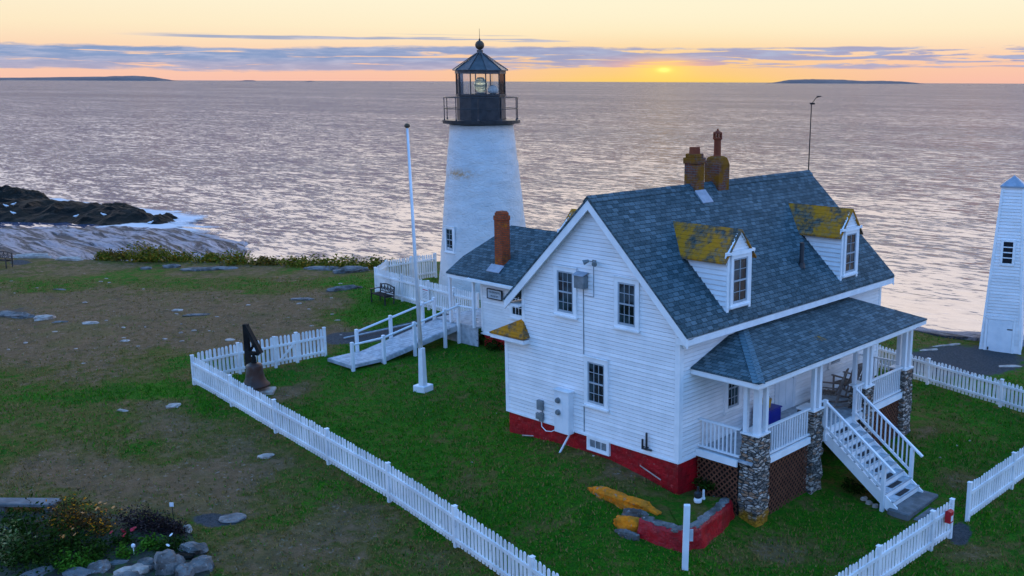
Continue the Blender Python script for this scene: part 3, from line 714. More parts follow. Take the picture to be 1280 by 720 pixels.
# ------------------------------------------------------------------ keeper's house
L_H = 11.0; L_R = 11.34; ROOF_SHIFT = V((.31,-.26,.05)); OV = .26; KR = .9478
def zroof(x): return 3.52 + KR*(.1-x) if x > -3.35 else 3.52 + KR*(x+6.8)
def clap(mb, o, t, n, z0, z1, xr, pitch=.112, proud=.030, gap=.017):
    """clapboards: each a wedge of its own with a dark shadow gap over the board below"""
    o, t, n = V(o), V(t), V(n); z = z0
    while z < z1-1e-4:
        zb = min(z+pitch, z1); zt = zb-gap if zb < z1-1e-4 else zb
        a0, b0 = xr(z+1e-4); a1, b1 = xr(zt-1e-4)
        if b0-a0 > .02 and zt-z > .01:
            if b1 < a1: a1 = b1 = (a1+b1)/2
            j_ = random.uniform(-.003,.003); q0, q1 = proud+j_, .018+j_
            P = [o+t*a0+n*q0+V((0,0,z)), o+t*b0+n*q0+V((0,0,z)), o+t*b1+n*q1+V((0,0,zt)), o+t*a1+n*q1+V((0,0,zt)),
                 o+t*a0-n*.01+V((0,0,z)), o+t*b0-n*.01+V((0,0,z)), o+t*b1-n*.01+V((0,0,zt)), o+t*a1-n*.01+V((0,0,zt))]
            f = [(0,1,2,3), (4,5,1,0), (4,0,3,7), (1,5,6,2), (3,2,6,7)]
            if t.cross(V((0,0,1))).dot(n) > 0: f = [tuple(reversed(q)) for q in f]
            mb.add(P, f)
        z = zb
    return mb
def window(parent, o, t, n, w, h, cols=3, rows=4, trim=.13, name='window', pane=None, depth=.10, flat=False, sill=True):
    """casing, sash bars and glass; o = lower left outer corner of the casing on the wall plane"""
    o, t, n = V(o)+V(n)*.032, V(t), V(n); z = V((0,0,1)); pr = .045
    c = MB()
    for a, b, wd, hh in ((0,0,trim,h), (w-trim,0,trim,h), (trim,h-trim,w-2*trim,trim), (trim,0,w-2*trim,trim*.75)):
        c.para(o+t*a+z*b-n*.035, t*wd, z*hh, n*(pr+.035))
    if sill: c.para(o-t*.03-z*.035, t*(w+.06), z*.05, n*.085); c.para(o-t*.02+z*(h), t*(w+.04), z*.03, n*.075)
    fr = c.build(name, MT['trim'], parent)
    x0, x1, z0, z1 = trim, w-trim, trim*.75, h-trim
    s = MB(); st = .045
    par = parent if flat else fr
    for a, b, wd, hh in ((x0,z0,st,z1-z0), (x1-st,z0,st,z1-z0), (x0+st,z0,x1-x0-2*st,st*1.4), (x0+st,z1-st,x1-x0-2*st,st)):
        s.para(o+t*a+z*b+n*.008, t*wd, z*hh, n*.026)
    mb_ = .014
    for k in range(1, cols):
        xx = x0+st+(x1-x0-2*st)*k/cols; s.para(o+t*(xx-mb_/2)+z*(z0+st)+n*.010, t*mb_, z*(z1-z0-2*st), n*.018)
    for k in range(1, rows):
        zz = z0+(z1-z0)*k/rows; q = .042 if (rows == 4 and k == 2) else mb_
        s.para(o+t*(x0+st)+z*(zz-q/2)+n*.012, t*(x1-x0-2*st), z*q, n*(.02 if q < .03 else .032))
    s.build('sash', MT['sash'] if rows == 4 else MT['trim'], par)
    g = MB(); g.para(o+t*x0+z*z0+n*.0065, t*(x1-x0), z*(z1-z0), n*.005)
    g.build('pane', pane or MT['pane'], par)
    return fr

house = thing('keepers_house', 'white clapboard keeper\'s house with blue-grey shingle roof, red foundation and stone-pillared porch', 'house', (-3.3, 0, gz(-3.3, 0)))
X, Y_, Z = V((1,0,0)), V((0,1,0)), V((0,0,1))
XL = -5.92; XB = -6.70
w = MB()
w.prism([(XL,.0,.0), (0,0,0), (0,0,3.78), (-3.04,0,6.66), (XL,0,3.96)], (0,L_H,0))
w.box(XB, XL+.01, .001, 4.6, 0, 2.5)
def facade(z):
    a = XB if z < 2.42 else XL
    b = -(z-3.80)/KR if z > 3.80 else 0
    if z > 3.98: a = XL + (z-3.98)/KR
    return a, b
clap(w, (0,0,0), X, -Y_, 0, 6.64, facade)
clap(w, (0,0,0), Y_, X, 0, 3.60, lambda z: (0, L_H))
clap(w, (XL,0,0), Y_, -X, 0, 3.9, lambda z: (0, L_H))
w.build('wall', MT['white'], house)
f = MB(); f.box(XB+.04, -.03, .03, L_H-.03, -2.0, -.0); f.build('foundation', MT['red'], house)
for x0, x1, y0, y1, z0, z1 in ((-.12,.035,-.035,0,0,3.66), (0,.035,.0,.13,0,3.45), (XB-.035,XB+.10,-.035,0,0,2.4), (XL-.03,XL+.09,-.034,0,2.9,3.95), (0,.035,L_H-.13,L_H,0,3.45), (XB-.03,.03,-.045,-.005,-.06,.0), (.0,.04,0,.72,-.06,.0)):
    tr = MB(); tr.box(x0, x1, y0, y1, z0, z1); tr.build('corner_board', MT['trim'], house)

# roof: worked out in the plane of the facade, then moved out by the rake overhang
SHIFT = ROOF_SHIFT
r = MB(); y0r, y1r = .0, L_R+.03; th = .075
e = .02; top = [(.1+e,3.52-KR*e), (-3.35,6.79), (-6.8-e*.2,3.52-KR*e*.2)]
poly = [(x,y0r,z) for x, z in top] + [(x,y0r,z-th) for x, z in reversed(top)]
r.prism(poly, (0,y1r-y0r,0)); roof = r.build('roof', MT['shingle'], house)
rc = MB(); 
for s in (1,-1): rc.para((-3.35,y0r-.01,6.80), (s*.16,0,-.16*KR), (0,y1r-y0r+.02,0), (0,0,.025))
rc.build('ridge_cap', MT['shingle'], roof)
for sgn, xe in ((1,.1+e), (-1,-6.8)):
    rk = MB()
    ze = zroof(xe) if sgn < 0 else 3.52-KR*e
    for yy, dp in ((y1r-.055, .04), (y0r+.015, .04)):
        if yy < 1: rk.build('rake_board', MT['trim'], roof); rk = MB()
        rk.prism([(-3.35,yy,6.79-th-.004), (xe,yy,ze-th-.004), (xe,yy,ze-th-.27), (-3.35,yy,6.79-th-.27)], (0,dp,0))
    rk.build('rake_board', MT['trim'], roof); rk = MB()
    rk.prism([(-3.35,y0r+.056,6.79-th-.006), (xe-sgn*.02,y0r+.056,ze-th-.006), (xe-sgn*.02,y0r+.056,ze-th-.05), (-3.35,y0r+.056,6.79-th-.05)], (0,OV-.02,0))
    rk.build('soffit', MT['trim'], roof); rk = MB()
    xw = (-.31 if sgn > 0 else XL-.31); zw = zroof(xw)-th; yf = OV-.036
    rk.prism([(-3.35,yf,6.79-th-.056), (xw,yf,zw-.056), (xw,yf,zw-.19), (-3.35,yf,6.79-th-.19)], (0,.02,0))
    rk.build('frieze_board', MT['trim'], roof)

ev = MB(); ev.box(-.27,.10,y0r+.06,y1r-.06,3.22,3.40); ev.build('eave_fascia', MT['trim'], roof)
ev = MB(); ev.box(-.27,-.20,.32,y1r-.30,3.06,3.215); ev.build('frieze_board', MT['trim'], roof)
ev = MB(); ev.box(-6.76, XL-.32, y0r+.06, y1r-.06, 3.30, 3.38); ev.build('eave_fascia', MT['trim'], roof)
SHIFT = V((0,0,0))
# facade windows
window(house, (-4.55,0,3.35), X, -Y_, .89, 1.42)
window(house, (-2.23,0,3.34), X, -Y_, .88, 1.40)
window(house, (-3.37,0,.88), X, -Y_, .90, 1.43)
bw = window(house, (-3.31,.03,-.46), X, -Y_, .86, .44, 3, 1, .06, 'basement_window', MT['grey_metal'], sill=False)
# right wall inside the porch
window(house, (0,1.98,.86), Y_, X, .80, 1.36)
window(house, (0,7.6,.95), Y_, X, .85, 1.3)
d = MB(); d.box(.004,.05,4.55,4.68,.17,2.36); d.box(.004,.05,5.56,5.69,.17,2.36); d.box(.004,.05,4.68,5.56,2.24,2.36); d.box(.004,.032,4.68,5.56,.17,2.22)
for zz in (.35, 1.25): 
    for yy in (4.78, 5.15): d.box(.03,.042,yy,yy+.30,zz,zz+.75)
door = d.build('door', MT['postwhite'], house)
k = MB(); k.tube((.03,5.48,1.15), (.09,5.48,1.15), .025); k.build('handle', MT['grey_metal'], door)
tl = MB(); tl.box(.033,.04,4.9,5.4,1.95,2.15); tl.build('pane', MT['pane'], door)
# facade fittings
c = MB(); c.box(-4.42,-3.84,-.24,-.012,-.12,1.14); c.box(-4.45,-3.81,-.27,-.01,1.14,1.17); c.box(-4.09,-4.075,-.247,-.24,-.1,1.1)
cab = c.build('meter_cabinet', MT['postwhite'], house, bevel=.006)
for zz in (.86,.50):
    g = MB(); g.tube((-4.24,-.24,zz), (-4.24,-.29,zz), .085, n=16); g.tube((-4.24,-.28,zz), (-4.24,-.33,zz), .062, n=16); g.build('meter', MT['grey_metal'], cab)
b = MB(); b.box(-5.28,-5.06,-.13,-.015,.33,.62); b.box(-5.36,-5.22,-.10,-.015,.02,.20); b.box(-5.2,-5.06,-.12,-.015,-.02,.24); b.tube((-5.1,-.06,.2),(-5.1,-.06,.35),.02)
bx = b.build('meter_box', MT['grey_metal'], house, bevel=.004)
cb = MB(); pts = [V((-5.14,-.07,-.02)), V((-5.10,-.09,-.18)), V((-4.92,-.10,-.27)), V((-4.7,-.09,-.24)), V((-4.5,-.06,-.12))]
for a, q in zip(pts, pts[1:]): cb.tube(a, q, .014, n=6)
cb.build('cable', MT['postwhite'], bx)
s = MB(); s.box(-3.62,-3.24,-.22,-.012,4.26,4.62); s.build('alarm_box', MT['grey_metal'], house, bevel=.01)
s = MB(); s.prism([(-3.64,-.26,4.62),(-3.64,-.01,4.70),(-3.64,-.01,4.72),(-3.64,-.26,4.64)], (.42,0,0)); s.build('alarm_box_lid', MT['lead'], house)
fl = MB(); p = ony(744,327,0); p.y = 0
fl.box(p.x-.06,p.x+.06,-.06,-.012,p.z-.05,p.z+.05)
for sx in (-1,1):
    fl.tube(p+V((0,-.06,0)), p+V((sx*.13,-.16,.03)), .014, n=6); fl.tube(p+V((sx*.11,-.14,.03)), p+V((sx*.21,-.26,-.02)), .035, .075, 12)
fl.build('flood_light', MT['grey_metal'], house)
cd = MB(); x = ony(730.5,400,0).x
cd.tube((x,-.035,2.34), (x,-.035,4.28), .012, n=6); cd.build('conduit', MT['grey_metal'], house); cd = MB(); cd.tube((x,-.035,0.05), (x,-.035,.84), .012, n=6); cd.build('conduit', MT['grey_metal'], house); cd = MB(); cd.tube((p.x-.03,-.035,4.05),(p.x-.03,-.035,p.z),.009,n=6); cd.tube((x,-.035,4.05),(p.x-.03,-.035,4.05),.009,n=6)
cd.build('conduit', MT['grey_metal'], house)
pp = MB()
for q, h in ((ony(806,560,0), .28), (ony(811,561,0), .48)):
    pp.tube((q.x,-.10,q.z), (q.x,-.10,q.z+h), .03, n=8); pp.tube((q.x,-.10,q.z+.02), (q.x+.14,-.05,q.z+.0), .03, n=8); pp.tube((q.x,-.10,q.z+.05),(q.x,.0,q.z+.05),.02,n=6)
pp.build('vent_pipe', MT['black'], house)
# small hipped roof over the bump-out
h = MB(); a, b_, c_ = V((-7.12,-.30,2.44)), V((-5.62,-.30,2.47)), V((-5.93,-.004,2.98)); bk = [V((-7.12,4.7,2.44)), V((-5.93,4.7,2.98))]
dn = V((0,0,-.05))
h.add([a, b_, c_, bk[0], bk[1], a+dn, b_+dn, V((-5.62,-.004,2.47)), bk[0]+dn], [(0,1,2), (0,2,4,3), (5,6,1,0), (5,0,3,8), (1,7,2), (6,7,1)])
hr = h.build('bay_roof', MT['moss'], house)
h = MB(); h.box(-7.10,-5.64,-.28,-.03,2.27,2.385); h.box(-7.10,-6.74,-.03,4.7,2.27,2.385); h.build('bay_fascia', MT['trim'], hr)
# vent stack
SHIFT = ROOF_SHIFT
v = MB(); b0 = V((-.74,6.80,zroof(-.74))); v.tube(b0-V((0,0,.1)), b0+V((0,0,.72)), .07, n=12); v.tube(b0+V((.0,0,-.06)), b0+V((0,0,.10)), .13,.09, n=12); v.build('vent_stack', MT['black'], house)

# dormers
def dormer(y0, y1, xf, sgn, wall_mat):
    """sgn=+1: faces +x. Returns the dormer part with roof, window casing, sash and pane"""
    yc = (y0+y1)/2; ze, zp = 5.33, 5.96
    mx = (lambda x: x) if sgn > 0 else (lambda x: -6.70-x)
    zr = lambda x: 3.52+KR*(.1-x)
    t = V((0,1,0))*sgn; n = V((sgn,0,0))
    xb = .1-(ze-3.52)/KR
    m = MB()
    body = [(xf,y0,zr(xf)-.1), (xf,y0,ze-.09), (xb-.05,y0,ze-.09)]
    m.prism([(mx(x),y,z) for x, y, z in body], (0,y1-y0,0))
    m.prism([(mx(xf),y0,ze-.11), (mx(xf),y1,ze-.11), (mx(xf),yc,zp-.10)], (-sgn*1.9,0,0))
    zc = zr(xf)-.02
    clap(m, (mx(xf),y0 if sgn > 0 else y1,0), t, n, ze+.06, zp-.12, lambda z: ((z-ze)/(zp-ze)*(y1-y0)/2, (y1-y0)-(z-ze)/(zp-ze)*(y1-y0)/2), .085, .018)
    for yy, nn in ((y0,-1), (y1,1)):
        # cheek clapboards: from the roof line to the face
        z = zr(xf)
        clap(m, (mx(xf),yy,0), V((-sgn,0,0)), V((0,nn,0)), zr(xf)-.0, ze-.085, lambda z: (.0, max(.03,(z-zr(xf))/KR)), .14, .042, .028)
    dm = m.build('dormer', wall_mat, house)
    tm = MB(); tb = .10
    for ya in (y0-.02, y1-tb+.02): tm.para((mx(xf),ya,zr(xf)-.04), (0,tb,0), (0,0,ze-zr(xf)+.02), (sgn*.04,0,0))
    tm.para((mx(xf),y0-.09,ze-.03), (0,y1-y0+.18,0), (0,0,.075), (sgn*.10,0,0))
    for s2 in (-1,1):
        tm.prism([(mx(xf)+sgn*.02,yc,zp-.055), (mx(xf)+sgn*.02,yc+s2*((y1-y0)/2+.13),ze-.055), (mx(xf)+sgn*.02,yc+s2*((y1-y0)/2+.13),ze-.105), (mx(xf)+sgn*.02,yc,zp-.115)], (sgn*.03,0,0))
    tm.build('dormer_trim', MT['trim'], dm)
    # roof
    rf = MB(); ov = .09; sl = (zp-ze)/((y1-y0)/2); yo = (y1-y0)/2+.18; zlow = zp - sl*yo
    xbr = .1-(zp-3.52)/KR; xbl = .1-(zlow-3.52)/KR
    for s2 in (-1,1):
        P = [(xf+ov,yc,zp), (xf+ov,yc+s2*yo,zlow), (xbl-.05,yc+s2*yo,zlow), (xbr-.12,yc,zp)]
        rf.prism([(mx(x),y,z) for x, y, z in P], (0,0,-.05))
    rf.build('dormer_roof', MT['moss'], dm)
    w0 = y0+.12 if sgn > 0 else y1-.12
    window(dm, (mx(xf),w0,zr(xf)+.10), t, n, (y1-y0)-.24, ze-zr(xf)-.16, 2, 4, .095, 'window_casing', flat=True)
dormer(2.06, 3.16, -.16, 1, MT['white'])
dormer(8.15, 9.21, -.16, 1, MT['white'])
dormer(2.2, 3.3, -.16, -1, MT['white'])

# chimneys
def chimney(name, x0, x1, y0, y1, z0, z1, mat, corb=.04, parent=house):
    m = MB(); m.box(x0,x1,y0,y1,z0,z1-.30); m.box(x0-corb,x1+corb,y0-corb,y1+corb,z1-.30,z1-.12); m.box(x0+.02,x1-.02,y0+.02,y1-.02,z1-.12,z1)
    return m.build(name, mat, parent, bevel=.012)
ch = chimney('chimney', -3.57,-3.13, 4.51,4.95, 6.2,7.72, MT['lichen_brick'], .03)
p = MB(); p.lathe((-3.35,4.73,7.72), [(.17,0),(.16,.20)], 4, math.pi/4); p.build('chimney_cap', MT['terracotta'], ch)
p = MB(); p.prism([(-3.12,4.47,6.64),(-2.80,4.47,zroof(-2.80)+.03),(-2.80,4.47,zroof(-2.80)+.005),(-3.12,4.47,6.55)], (0,.52,0)); p.build('flashing', MT['lead'], ch)
m = MB(); cx, cy = -3.36, 5.90
for (a, z), (a2_, z2) in zip([(.27,6.0),(.28,7.34),(.22,7.54)], [(.28,7.34),(.22,7.54),(.14,7.59)]):
    m.lathe((cx,cy,0), [(a*1.414,z),(a2_*1.414,z2)], 4, math.pi/4)
ch2 = m.build('chimney', MT['lichen_brick'], house, lab='lichen-covered chimney with tapered shoulders and tall clay pot')
p = MB(); p.lathe((cx,cy,7.58), [(.135,0),(.115,.05),(.11,.50),(.15,.53),(.15,.58)], 14)
for i in range(8):
    a = i*math.pi/4; p.tube((cx+.12*math.cos(a),cy+.12*math.sin(a),8.15), (cx+.12*math.cos(a),cy+.12*math.sin(a),8.29), .022, n=6)
p.lathe((cx,cy,8.28), [(.15,0),(.14,.04),(.04,.09),(.02,.15)], 14); p.build('chimney_pot', MT['terracotta'], ch2)
# weather mast on the far gable
m = MB(); m.tube((-3.35,L_R-.02,6.6), (-3.35,L_R+.02,9.15), .022, .016, 8); m.tube((-3.35,L_R+.02,9.12),(-3.28,L_R+.25,9.35),.012,n=6); m.tube((-3.28,L_R+.25,9.35),(-3.2,L_R+.42,9.37),.03,.01,8); m.tube((-3.4,L_R-.0,9.12),(-3.3,L_R+.14,9.12),.03,n=8)
m.build('weather_mast', MT['darkwood'], house)

SHIFT = V((0,0,0))
# ---- ell (rear wing)
m = MB(); m.box(-14.75, XL+.02, 5.95, 10.4, 0, 2.30)
m.prism([(-14.75,5.95,2.30),(-14.75,10.4,2.30),(-14.75,8.2,3.85)], (8.8,0,0))
clap(m, (-14.75,5.95,0), X, -Y_, 0, 2.3, lambda z: (0, 8.8)); clap(m, (-14.75,5.95,0), Y_, -X, 0, 2.3, lambda z: (0, 4.45))
ell = m.build('ell_wall', MT['white'], house)
m = MB(); m.box(-14.78,-14.66,5.915,5.95,0,2.25); m.box(-14.785,-14.75,5.93,6.06,0,2.25); m.box(-14.8,-6.8,5.90,5.95,-.07,.02); m.build('ell_corner_board', MT['trim'], ell)
m = MB(); m.box(-14.7, -6, 6.0, 10.3, -1.6, -.03); m.build('ell_foundation', MT['red'], ell)
m = MB(); sl = .654
front = [(-15.4,8.2,4.04),(-16.37,6.4,2.863),(-16.45,5.55,2.307),(-5.2,5.55,2.307),(-5.2,8.2,4.04)]
m.prism(front, (0,0,-.06)); m.prism([(-15.4,8.2,4.04),(-5.2,8.2,4.04),(-5.2,10.9,2.28),(-15.4,10.9,2.28)], (0,0,-.06))
er = m.build('ell_roof', MT['shingle'], house)
m = MB(); m.box(-15.0,-6.9,5.47,5.60,2.13,2.245); m.tube((-15.0,5.535,2.19),(-15.06,5.535,2.19),.07,n=10); m.build('gutter', MT['trim'], er)
m = MB(); m.box(-16.4,-14.8,5.58,5.68,2.10,2.24); m.box(-16.4,-16.32,5.68,8.0,2.1,2.24); m.build('entry_beam', MT['trim'], er)
window(house, (-13.05,5.95,.90), X, -Y_, .86, 1.24, 3, 3, .12)
e_ch = chimney('chimney', -14.21,-13.77, 6.21,6.65, 2.2,4.86, MT['brick'], .02)
p = MB(); p.lathe((-13.99,6.43,4.86), [(.24,0),(.22,.05)], 4, math.pi/4); p.build('chimney_cap', MT['brick'], e_ch)
p = MB(); p.prism([(-14.36,6.16,2.76),(-14.36,5.88,2.55),(-14.36,5.88,2.58),(-14.36,6.16,2.82)], (.74,0,0)); p.build('flashing', MT['lead'], e_ch)
m = MB(); m.box(-14.80,-14.755,6.6,7.6,.27,2.2); m.build('door', MT['postwhite'], ell)
for q in ((-16.35,5.66), (-14.9,5.66), (-16.35,7.85)):
    m = MB(); m.box(q[0]-.05,q[0]+.05,q[1]-.05,q[1]+.05,.2,2.12); m.build('entry_post', MT['postwhite'], house)
m = MB()
for i in range(16): m.box(-17.4+i*.165,-17.4+i*.165+.157,5.72,8.3,.18,.24)
m.box(-17.38,-14.8,5.74,5.78,-.6,.175); m.build('entry_deck', MT['grey_wood'], house)

# ---- porch
porch = MB(); porch.box(.04,1.80,.78,9.78,.11,.17); dk = porch.build('porch_deck', MT['grey_wood'], house)
m = MB(); m.box(.03,1.37,.72,.779,-.02,.165); m.box(1.80,1.87,.90,9.72,-.02,.165); m.box(.03,1.86,9.80,9.86,-.02,.165); m.build('deck_beam', MT['trim'], dk)
m = MB(); A, B, C, D, E, F = V((2.20,.43,2.51)), V((2.20,9.98,2.51)), V((0.03,2.72,3.27)), V((.03,8.35,3.22)), V((.03,.43,2.51)), V((.03,9.98,2.51)); dn = V((0,0,-.04))
m.add([A,B,C,D,E,F,A+dn,B+dn,E+dn,F+dn], [(4,0,2), (0,1,3,2), (1,5,3), (6,0,4,8), (7,1,0,6), (9,5,1,7), (6,8,9,7)])
pr = m.build('porch_roof', MT['porch_shingle'], house)
m = MB(); dv = (C-A); sd = dv.cross(V((0,0,1))).normalized(); up = V((0,0,1))
for s in (-1,1):
    nn = V((0,-.316,1)) if s < 0 else V((.35,0,1))
    side = sd*.16*(1 if sd.x*s > 0 else -1)
    side.z = -(side.x*nn.x+side.y*nn.y)/nn.z
    m.para(A+V((-.02,.02,.012)), dv*.985, side, V((0,0,.016)))
m.build('hip_cap', MT['hipcap'], pr)
m = MB(); m.box(.03,2.17,.45,.50,2.33,2.466); m.box(2.12,2.17,.50,9.95,2.33,2.466); m.box(.03,2.17,9.95,9.99,2.33,2.466)
m.box(.03,2.12,.50,9.95,2.40,2.43); m.box(1.36,1.90,.86,9.76,2.395,2.398)
m.build('porch_fascia', MT['trim'], pr)
m = MB(); m.box(1.66,1.92,.84,9.78,2.17,2.392); m.box(.03,1.655,.84,1.08,2.17,2.392); m.box(.03,1.655,9.55,9.78,2.17,2.392); m.build('porch_beam', MT['trim'], pr)
def pillar(y0, y1, x0, x1, mat):
    m = MB(); n = 7; rows = 26; zt = .90; zb = gz((x0+x1)/2, (y0+y1)/2)-.35
    for k in range(rows+1):
        z = zb + (zt-zb)*k/rows; fl = 1+.10*(1-k/rows)
        cx, cy = (x0+x1)/2, (y0+y1)/2; hx, hy = (x1-x0)/2*fl, (y1-y0)/2*fl
        ring = []
        for (ax, ay), (bx_, by) in zip([(-1,-1),(1,-1),(1,1),(-1,1)], [(1,-1),(1,1),(-1,1),(-1,-1)]):
            for i in range(n):
                t = i/n; ux, uy = ax+(bx_-ax)*t, ay+(by-ay)*t
                q = V((cx+ux*hx, cy+uy*hy, z)); nn = noise.noise(q*7)*.035 + noise.noise(q*16)*.02
                ring.append((cx+ux*(hx+nn), cy+uy*(hy+nn), z))
        m.v += ring
    N = 4*n
    m.f += [(k*N+i, k*N+(i+1)%N, (k+1)*N+(i+1)%N, (k+1)*N+i) for k in range(rows) for i in range(N)] + [tuple(range(rows*N, rows*N+N))]
    o = m.build('stone_pillar', mat, house)
    cp = MB(); cp.box(x0-.02,x1+.02,y0-.02,y1+.02,.885,.93); cp.build('pillar_cap', MT['trim'], o)
PIL = [(.88,1.42), (3.63,4.16), (6.60,7.12), (9.20,9.74)]
for i, (a, b_) in enumerate(PIL): pillar(a, b_, 1.38, 1.92, MT['fieldstone_lichen'] if i == 0 else MT['fieldstone'])
for px_, py_, s in ((1.80,1.00,.17),(1.47,.97,.12),(1.83,1.33,.12), (1.82,3.74,.12),(1.82,4.03,.13), (1.82,6.72,.14),(1.82,7.0,.13),(1.47,6.72,.12), (1.81,9.30,.14),(1.81,9.62,.15),(1.47,9.62,.13)):
    m = MB(); m.box(px_-s/2,px_+s/2,py_-s/2,py_+s/2,.93,2.17); m.build('porch_post', MT['postwhite'], house, bevel=.006)
def railing(p, q, name='railing', zt=.99, zb=.24, pitch=.125, parent=house):
    p, q = V(p), V(q); m = MB(); d = q-p; n = max(2, int(d.length/pitch))
    m.beam(p+V((0,0,zt)), q+V((0,0,zt)), .075, .05); m.beam(p+V((0,0,zb)), q+V((0,0,zb)), .06, .055)
    for i in range(1, n):
        c = p+d*(i/n); m.box(c.x-.019,c.x+.019,c.y-.019,c.y+.019,zb+.027,zt-.025)
    return m.build(name, MT['postwhite'], parent)
railing((.03,.86,0), (1.36,.86,0)); railing((1.80,1.46,0), (1.80,3.60,0)); railing((1.80,7.14,0), (1.80,9.18,0)); railing((.03,9.72,0), (1.36,9.72,0))
def lattice(o, t, n, w, z0, z1, name='lattice'):
    o, t, n = V(o), V(t), V(n); m = MB(); h = z1-z0
    for s in (1,-1):
        k = -h
        while k < w+h:
            # strip along (1, s) clipped to the panel
            lo_, hi_ = max(0, k if s > 0 else k-h), min(w, k+h if s > 0 else k)
            if hi_-lo_ > .05:
                za = (lo_-k) if s > 0 else (k-lo_); zb_ = (hi_-k) if s > 0 else (k-hi_)
                m.beam(o+t*lo_+Z*(z0+za)+n*(.006*s), o+t*hi_+Z*(z0+zb_)+n*(.006*s), .012, .040, up=t.cross(n) if abs(n.z) < .5 else n)
            k += .17
    l_ = m.build(name, MT['lattice'], house); m = MB(); m.para(o-n*.10+Z*z0, t*w, Z*h, -n*.02); m.build('shade_backing', MT['darkwood'], l_); return l_  # dark sheet behind the strips stands in for the shade under the porch
lattice((.03,.80,0), X, -Y_, 1.33, -1.75, -.03); lattice((1.78,1.45,0), Y_, X, 2.15, -1.85, -.03); lattice((1.78,7.15,0), Y_, X, 2.02, -1.6, -.03)
# stairs
y0s, y1s = 4.38, 5.90; rise, run = .172, .243; NS = 10; xs = 1.88
for yy in (y0s-.05, y1s+.005):
    m = MB()
    P = [(xs,yy,.16), (xs,yy,-.18)] + [(xs+run*(NS-1)-.05,yy,-1.74), (xs+run*(NS-1)+.16,yy,-1.74), (xs+run*(NS-1)+.16,yy,-1.52)]
    m.prism(P, (0,.045,0))
    if yy < y0s: stair = m.build('staircase', MT['trim'], house)
    else: m.build('stringer', MT['trim'], stair)
m = MB()
for i in range(NS):
    zt = .17-rise*i; x0 = xs+run*i; m.box(x0-.0,x0+.02,y0s,y1s,zt-rise,zt-.035)
m.build('riser', MT['trim'], stair)
for i in range(1, NS):
    zt = .17-rise*i; x0 = xs+run*(i-1)
    t_ = MB(); t_.box(x0+.021,x0+run+.035,y0s-.045,y1s+.045,zt-.034,zt); t_.build('tread', MT['grey_wood'], stair)
    t_ = MB(); t_.box(x0+.07,x0+run-.01,y0s+.45,y1s-.45,zt+.0005,zt+.007); t_.build('tread_pad', MT['tread_pad'], stair)
for yy in (y0s-.09, y1s+.09):
    m = MB(); k = -rise/run; xn = 3.80
    m.box(xs-.02,xs+.08,yy-.05,yy+.05,-.12,1.10); m.box(xn-.05,xn+.05,yy-.05,yy+.05,-1.72,1.02+k*(xn-xs))
    m.beam((xs+.0,yy,1.06), (xn+.32,yy,1.06+k*(xn+.32-xs)), .085, .05, up=(0,0,1)); m.beam((xs+.06,yy,.30), (xn-.0,yy,.30+k*(xn-xs)), .06, .06)
    n = 13
    for i in range(1, n):
        x = xs+.08+(xn-xs-.1)*i/n; m.box(x-.018,x+.018,yy-.018,yy+.018,.30+k*(x-xs),1.05+k*(x-xs))
    m.build('stair_railing', MT['postwhite'], stair)
m = MB(); m.beam((1.84,4.16,1.06),(1.84,4.40,1.06),.06,.05); m.beam((1.84,5.98,1.06),(1.84,6.6,1.06),.06,.05); m.beam((1.84,5.98,.26),(1.84,6.6,.26),.05,.05)
for yy in (6.1,6.22,6.34,6.46): m.box(1.82,1.86,yy-.02,yy+.02,.28,1.04)
m.build('railing', MT['postwhite'], house)
# ------------------------------------------------------------------ lighthouse
LH = V((-22.5, 12.75, 0)) + RH*.08; LG = gz(LH.x, LH.y)
cdir = V((CAM.x-LH.x, CAM.y-LH.y, 0)).normalized(); rdir = V((-cdir.y, cdir.x, 0))
if rdir.dot(RH) < 0: rdir = -rdir
def at_l(theta, r, z): return LH + (cdir*math.cos(theta) + rdir*math.sin(theta))*r + V((0,0,z))
light = thing('lighthouse', 'white conical stone lighthouse tower with black lantern room and ball-topped roof', 'lighthouse', (LH.x, LH.y, LG))
ZR = [(2.34,LG-.6),(2.30,.0),(2.22,.9),(2.02,3.0),(1.76,5.7),(1.55,7.55),(1.53,7.84)]
m = MB(); n = 96; rows = 110
for k in range(rows+1):
    z = LG-.6 + (7.84-LG+.6)*k/rows; rr = np.interp(z, [q[1] for q in ZR], [q[0] for q in ZR])
    for i in range(n):
        a = 2*math.pi*i/n; p = at_l(a, rr, z); q = p*1.0
        d = noise.noise(V((q.x*1.5, q.y*1.5, q.z*2.6)))*.028 + noise.noise(V((q.x*4, q.y*4, q.z*6)))*.014
        m.v.append(tuple(at_l(a, rr+d, z)))
m.f = [(k*n+i, k*n+(i+1)%n, (k+1)*n+(i+1)%n, (k+1)*n+i) for k in range(rows) for i in range(n)]
if (V(m.v[n])-V(m.v[0])).cross(V(m.v[1])-V(m.v[0])).dot(V(m.v[0])-LH-V((0,0,m.v[0][2]))) > 0: m.f = [tuple(reversed(f)) for f in m.f]
tw = m.build('tower', MT['tower'], light, True)
st_ = tw.data.attributes.new('stain', 'FLOAT', 'POINT'); va = []
for v in m.v:
    d = V(v)-LH; th_ = math.degrees(math.atan2(d.dot(rdir), d.dot(cdir)))
    va.append(math.exp(-((th_+42)/28)**2-((v[2]-5.55)/.22)**2) + .35*math.exp(-((th_-88)/14)**2-((v[2]-6.3)/.8)**2) + .15*math.exp(-((th_+20)/9)**2-((v[2]-5.2)/.5)**2))
st_.data.foreach_set('value', np.array(va, np.float32))
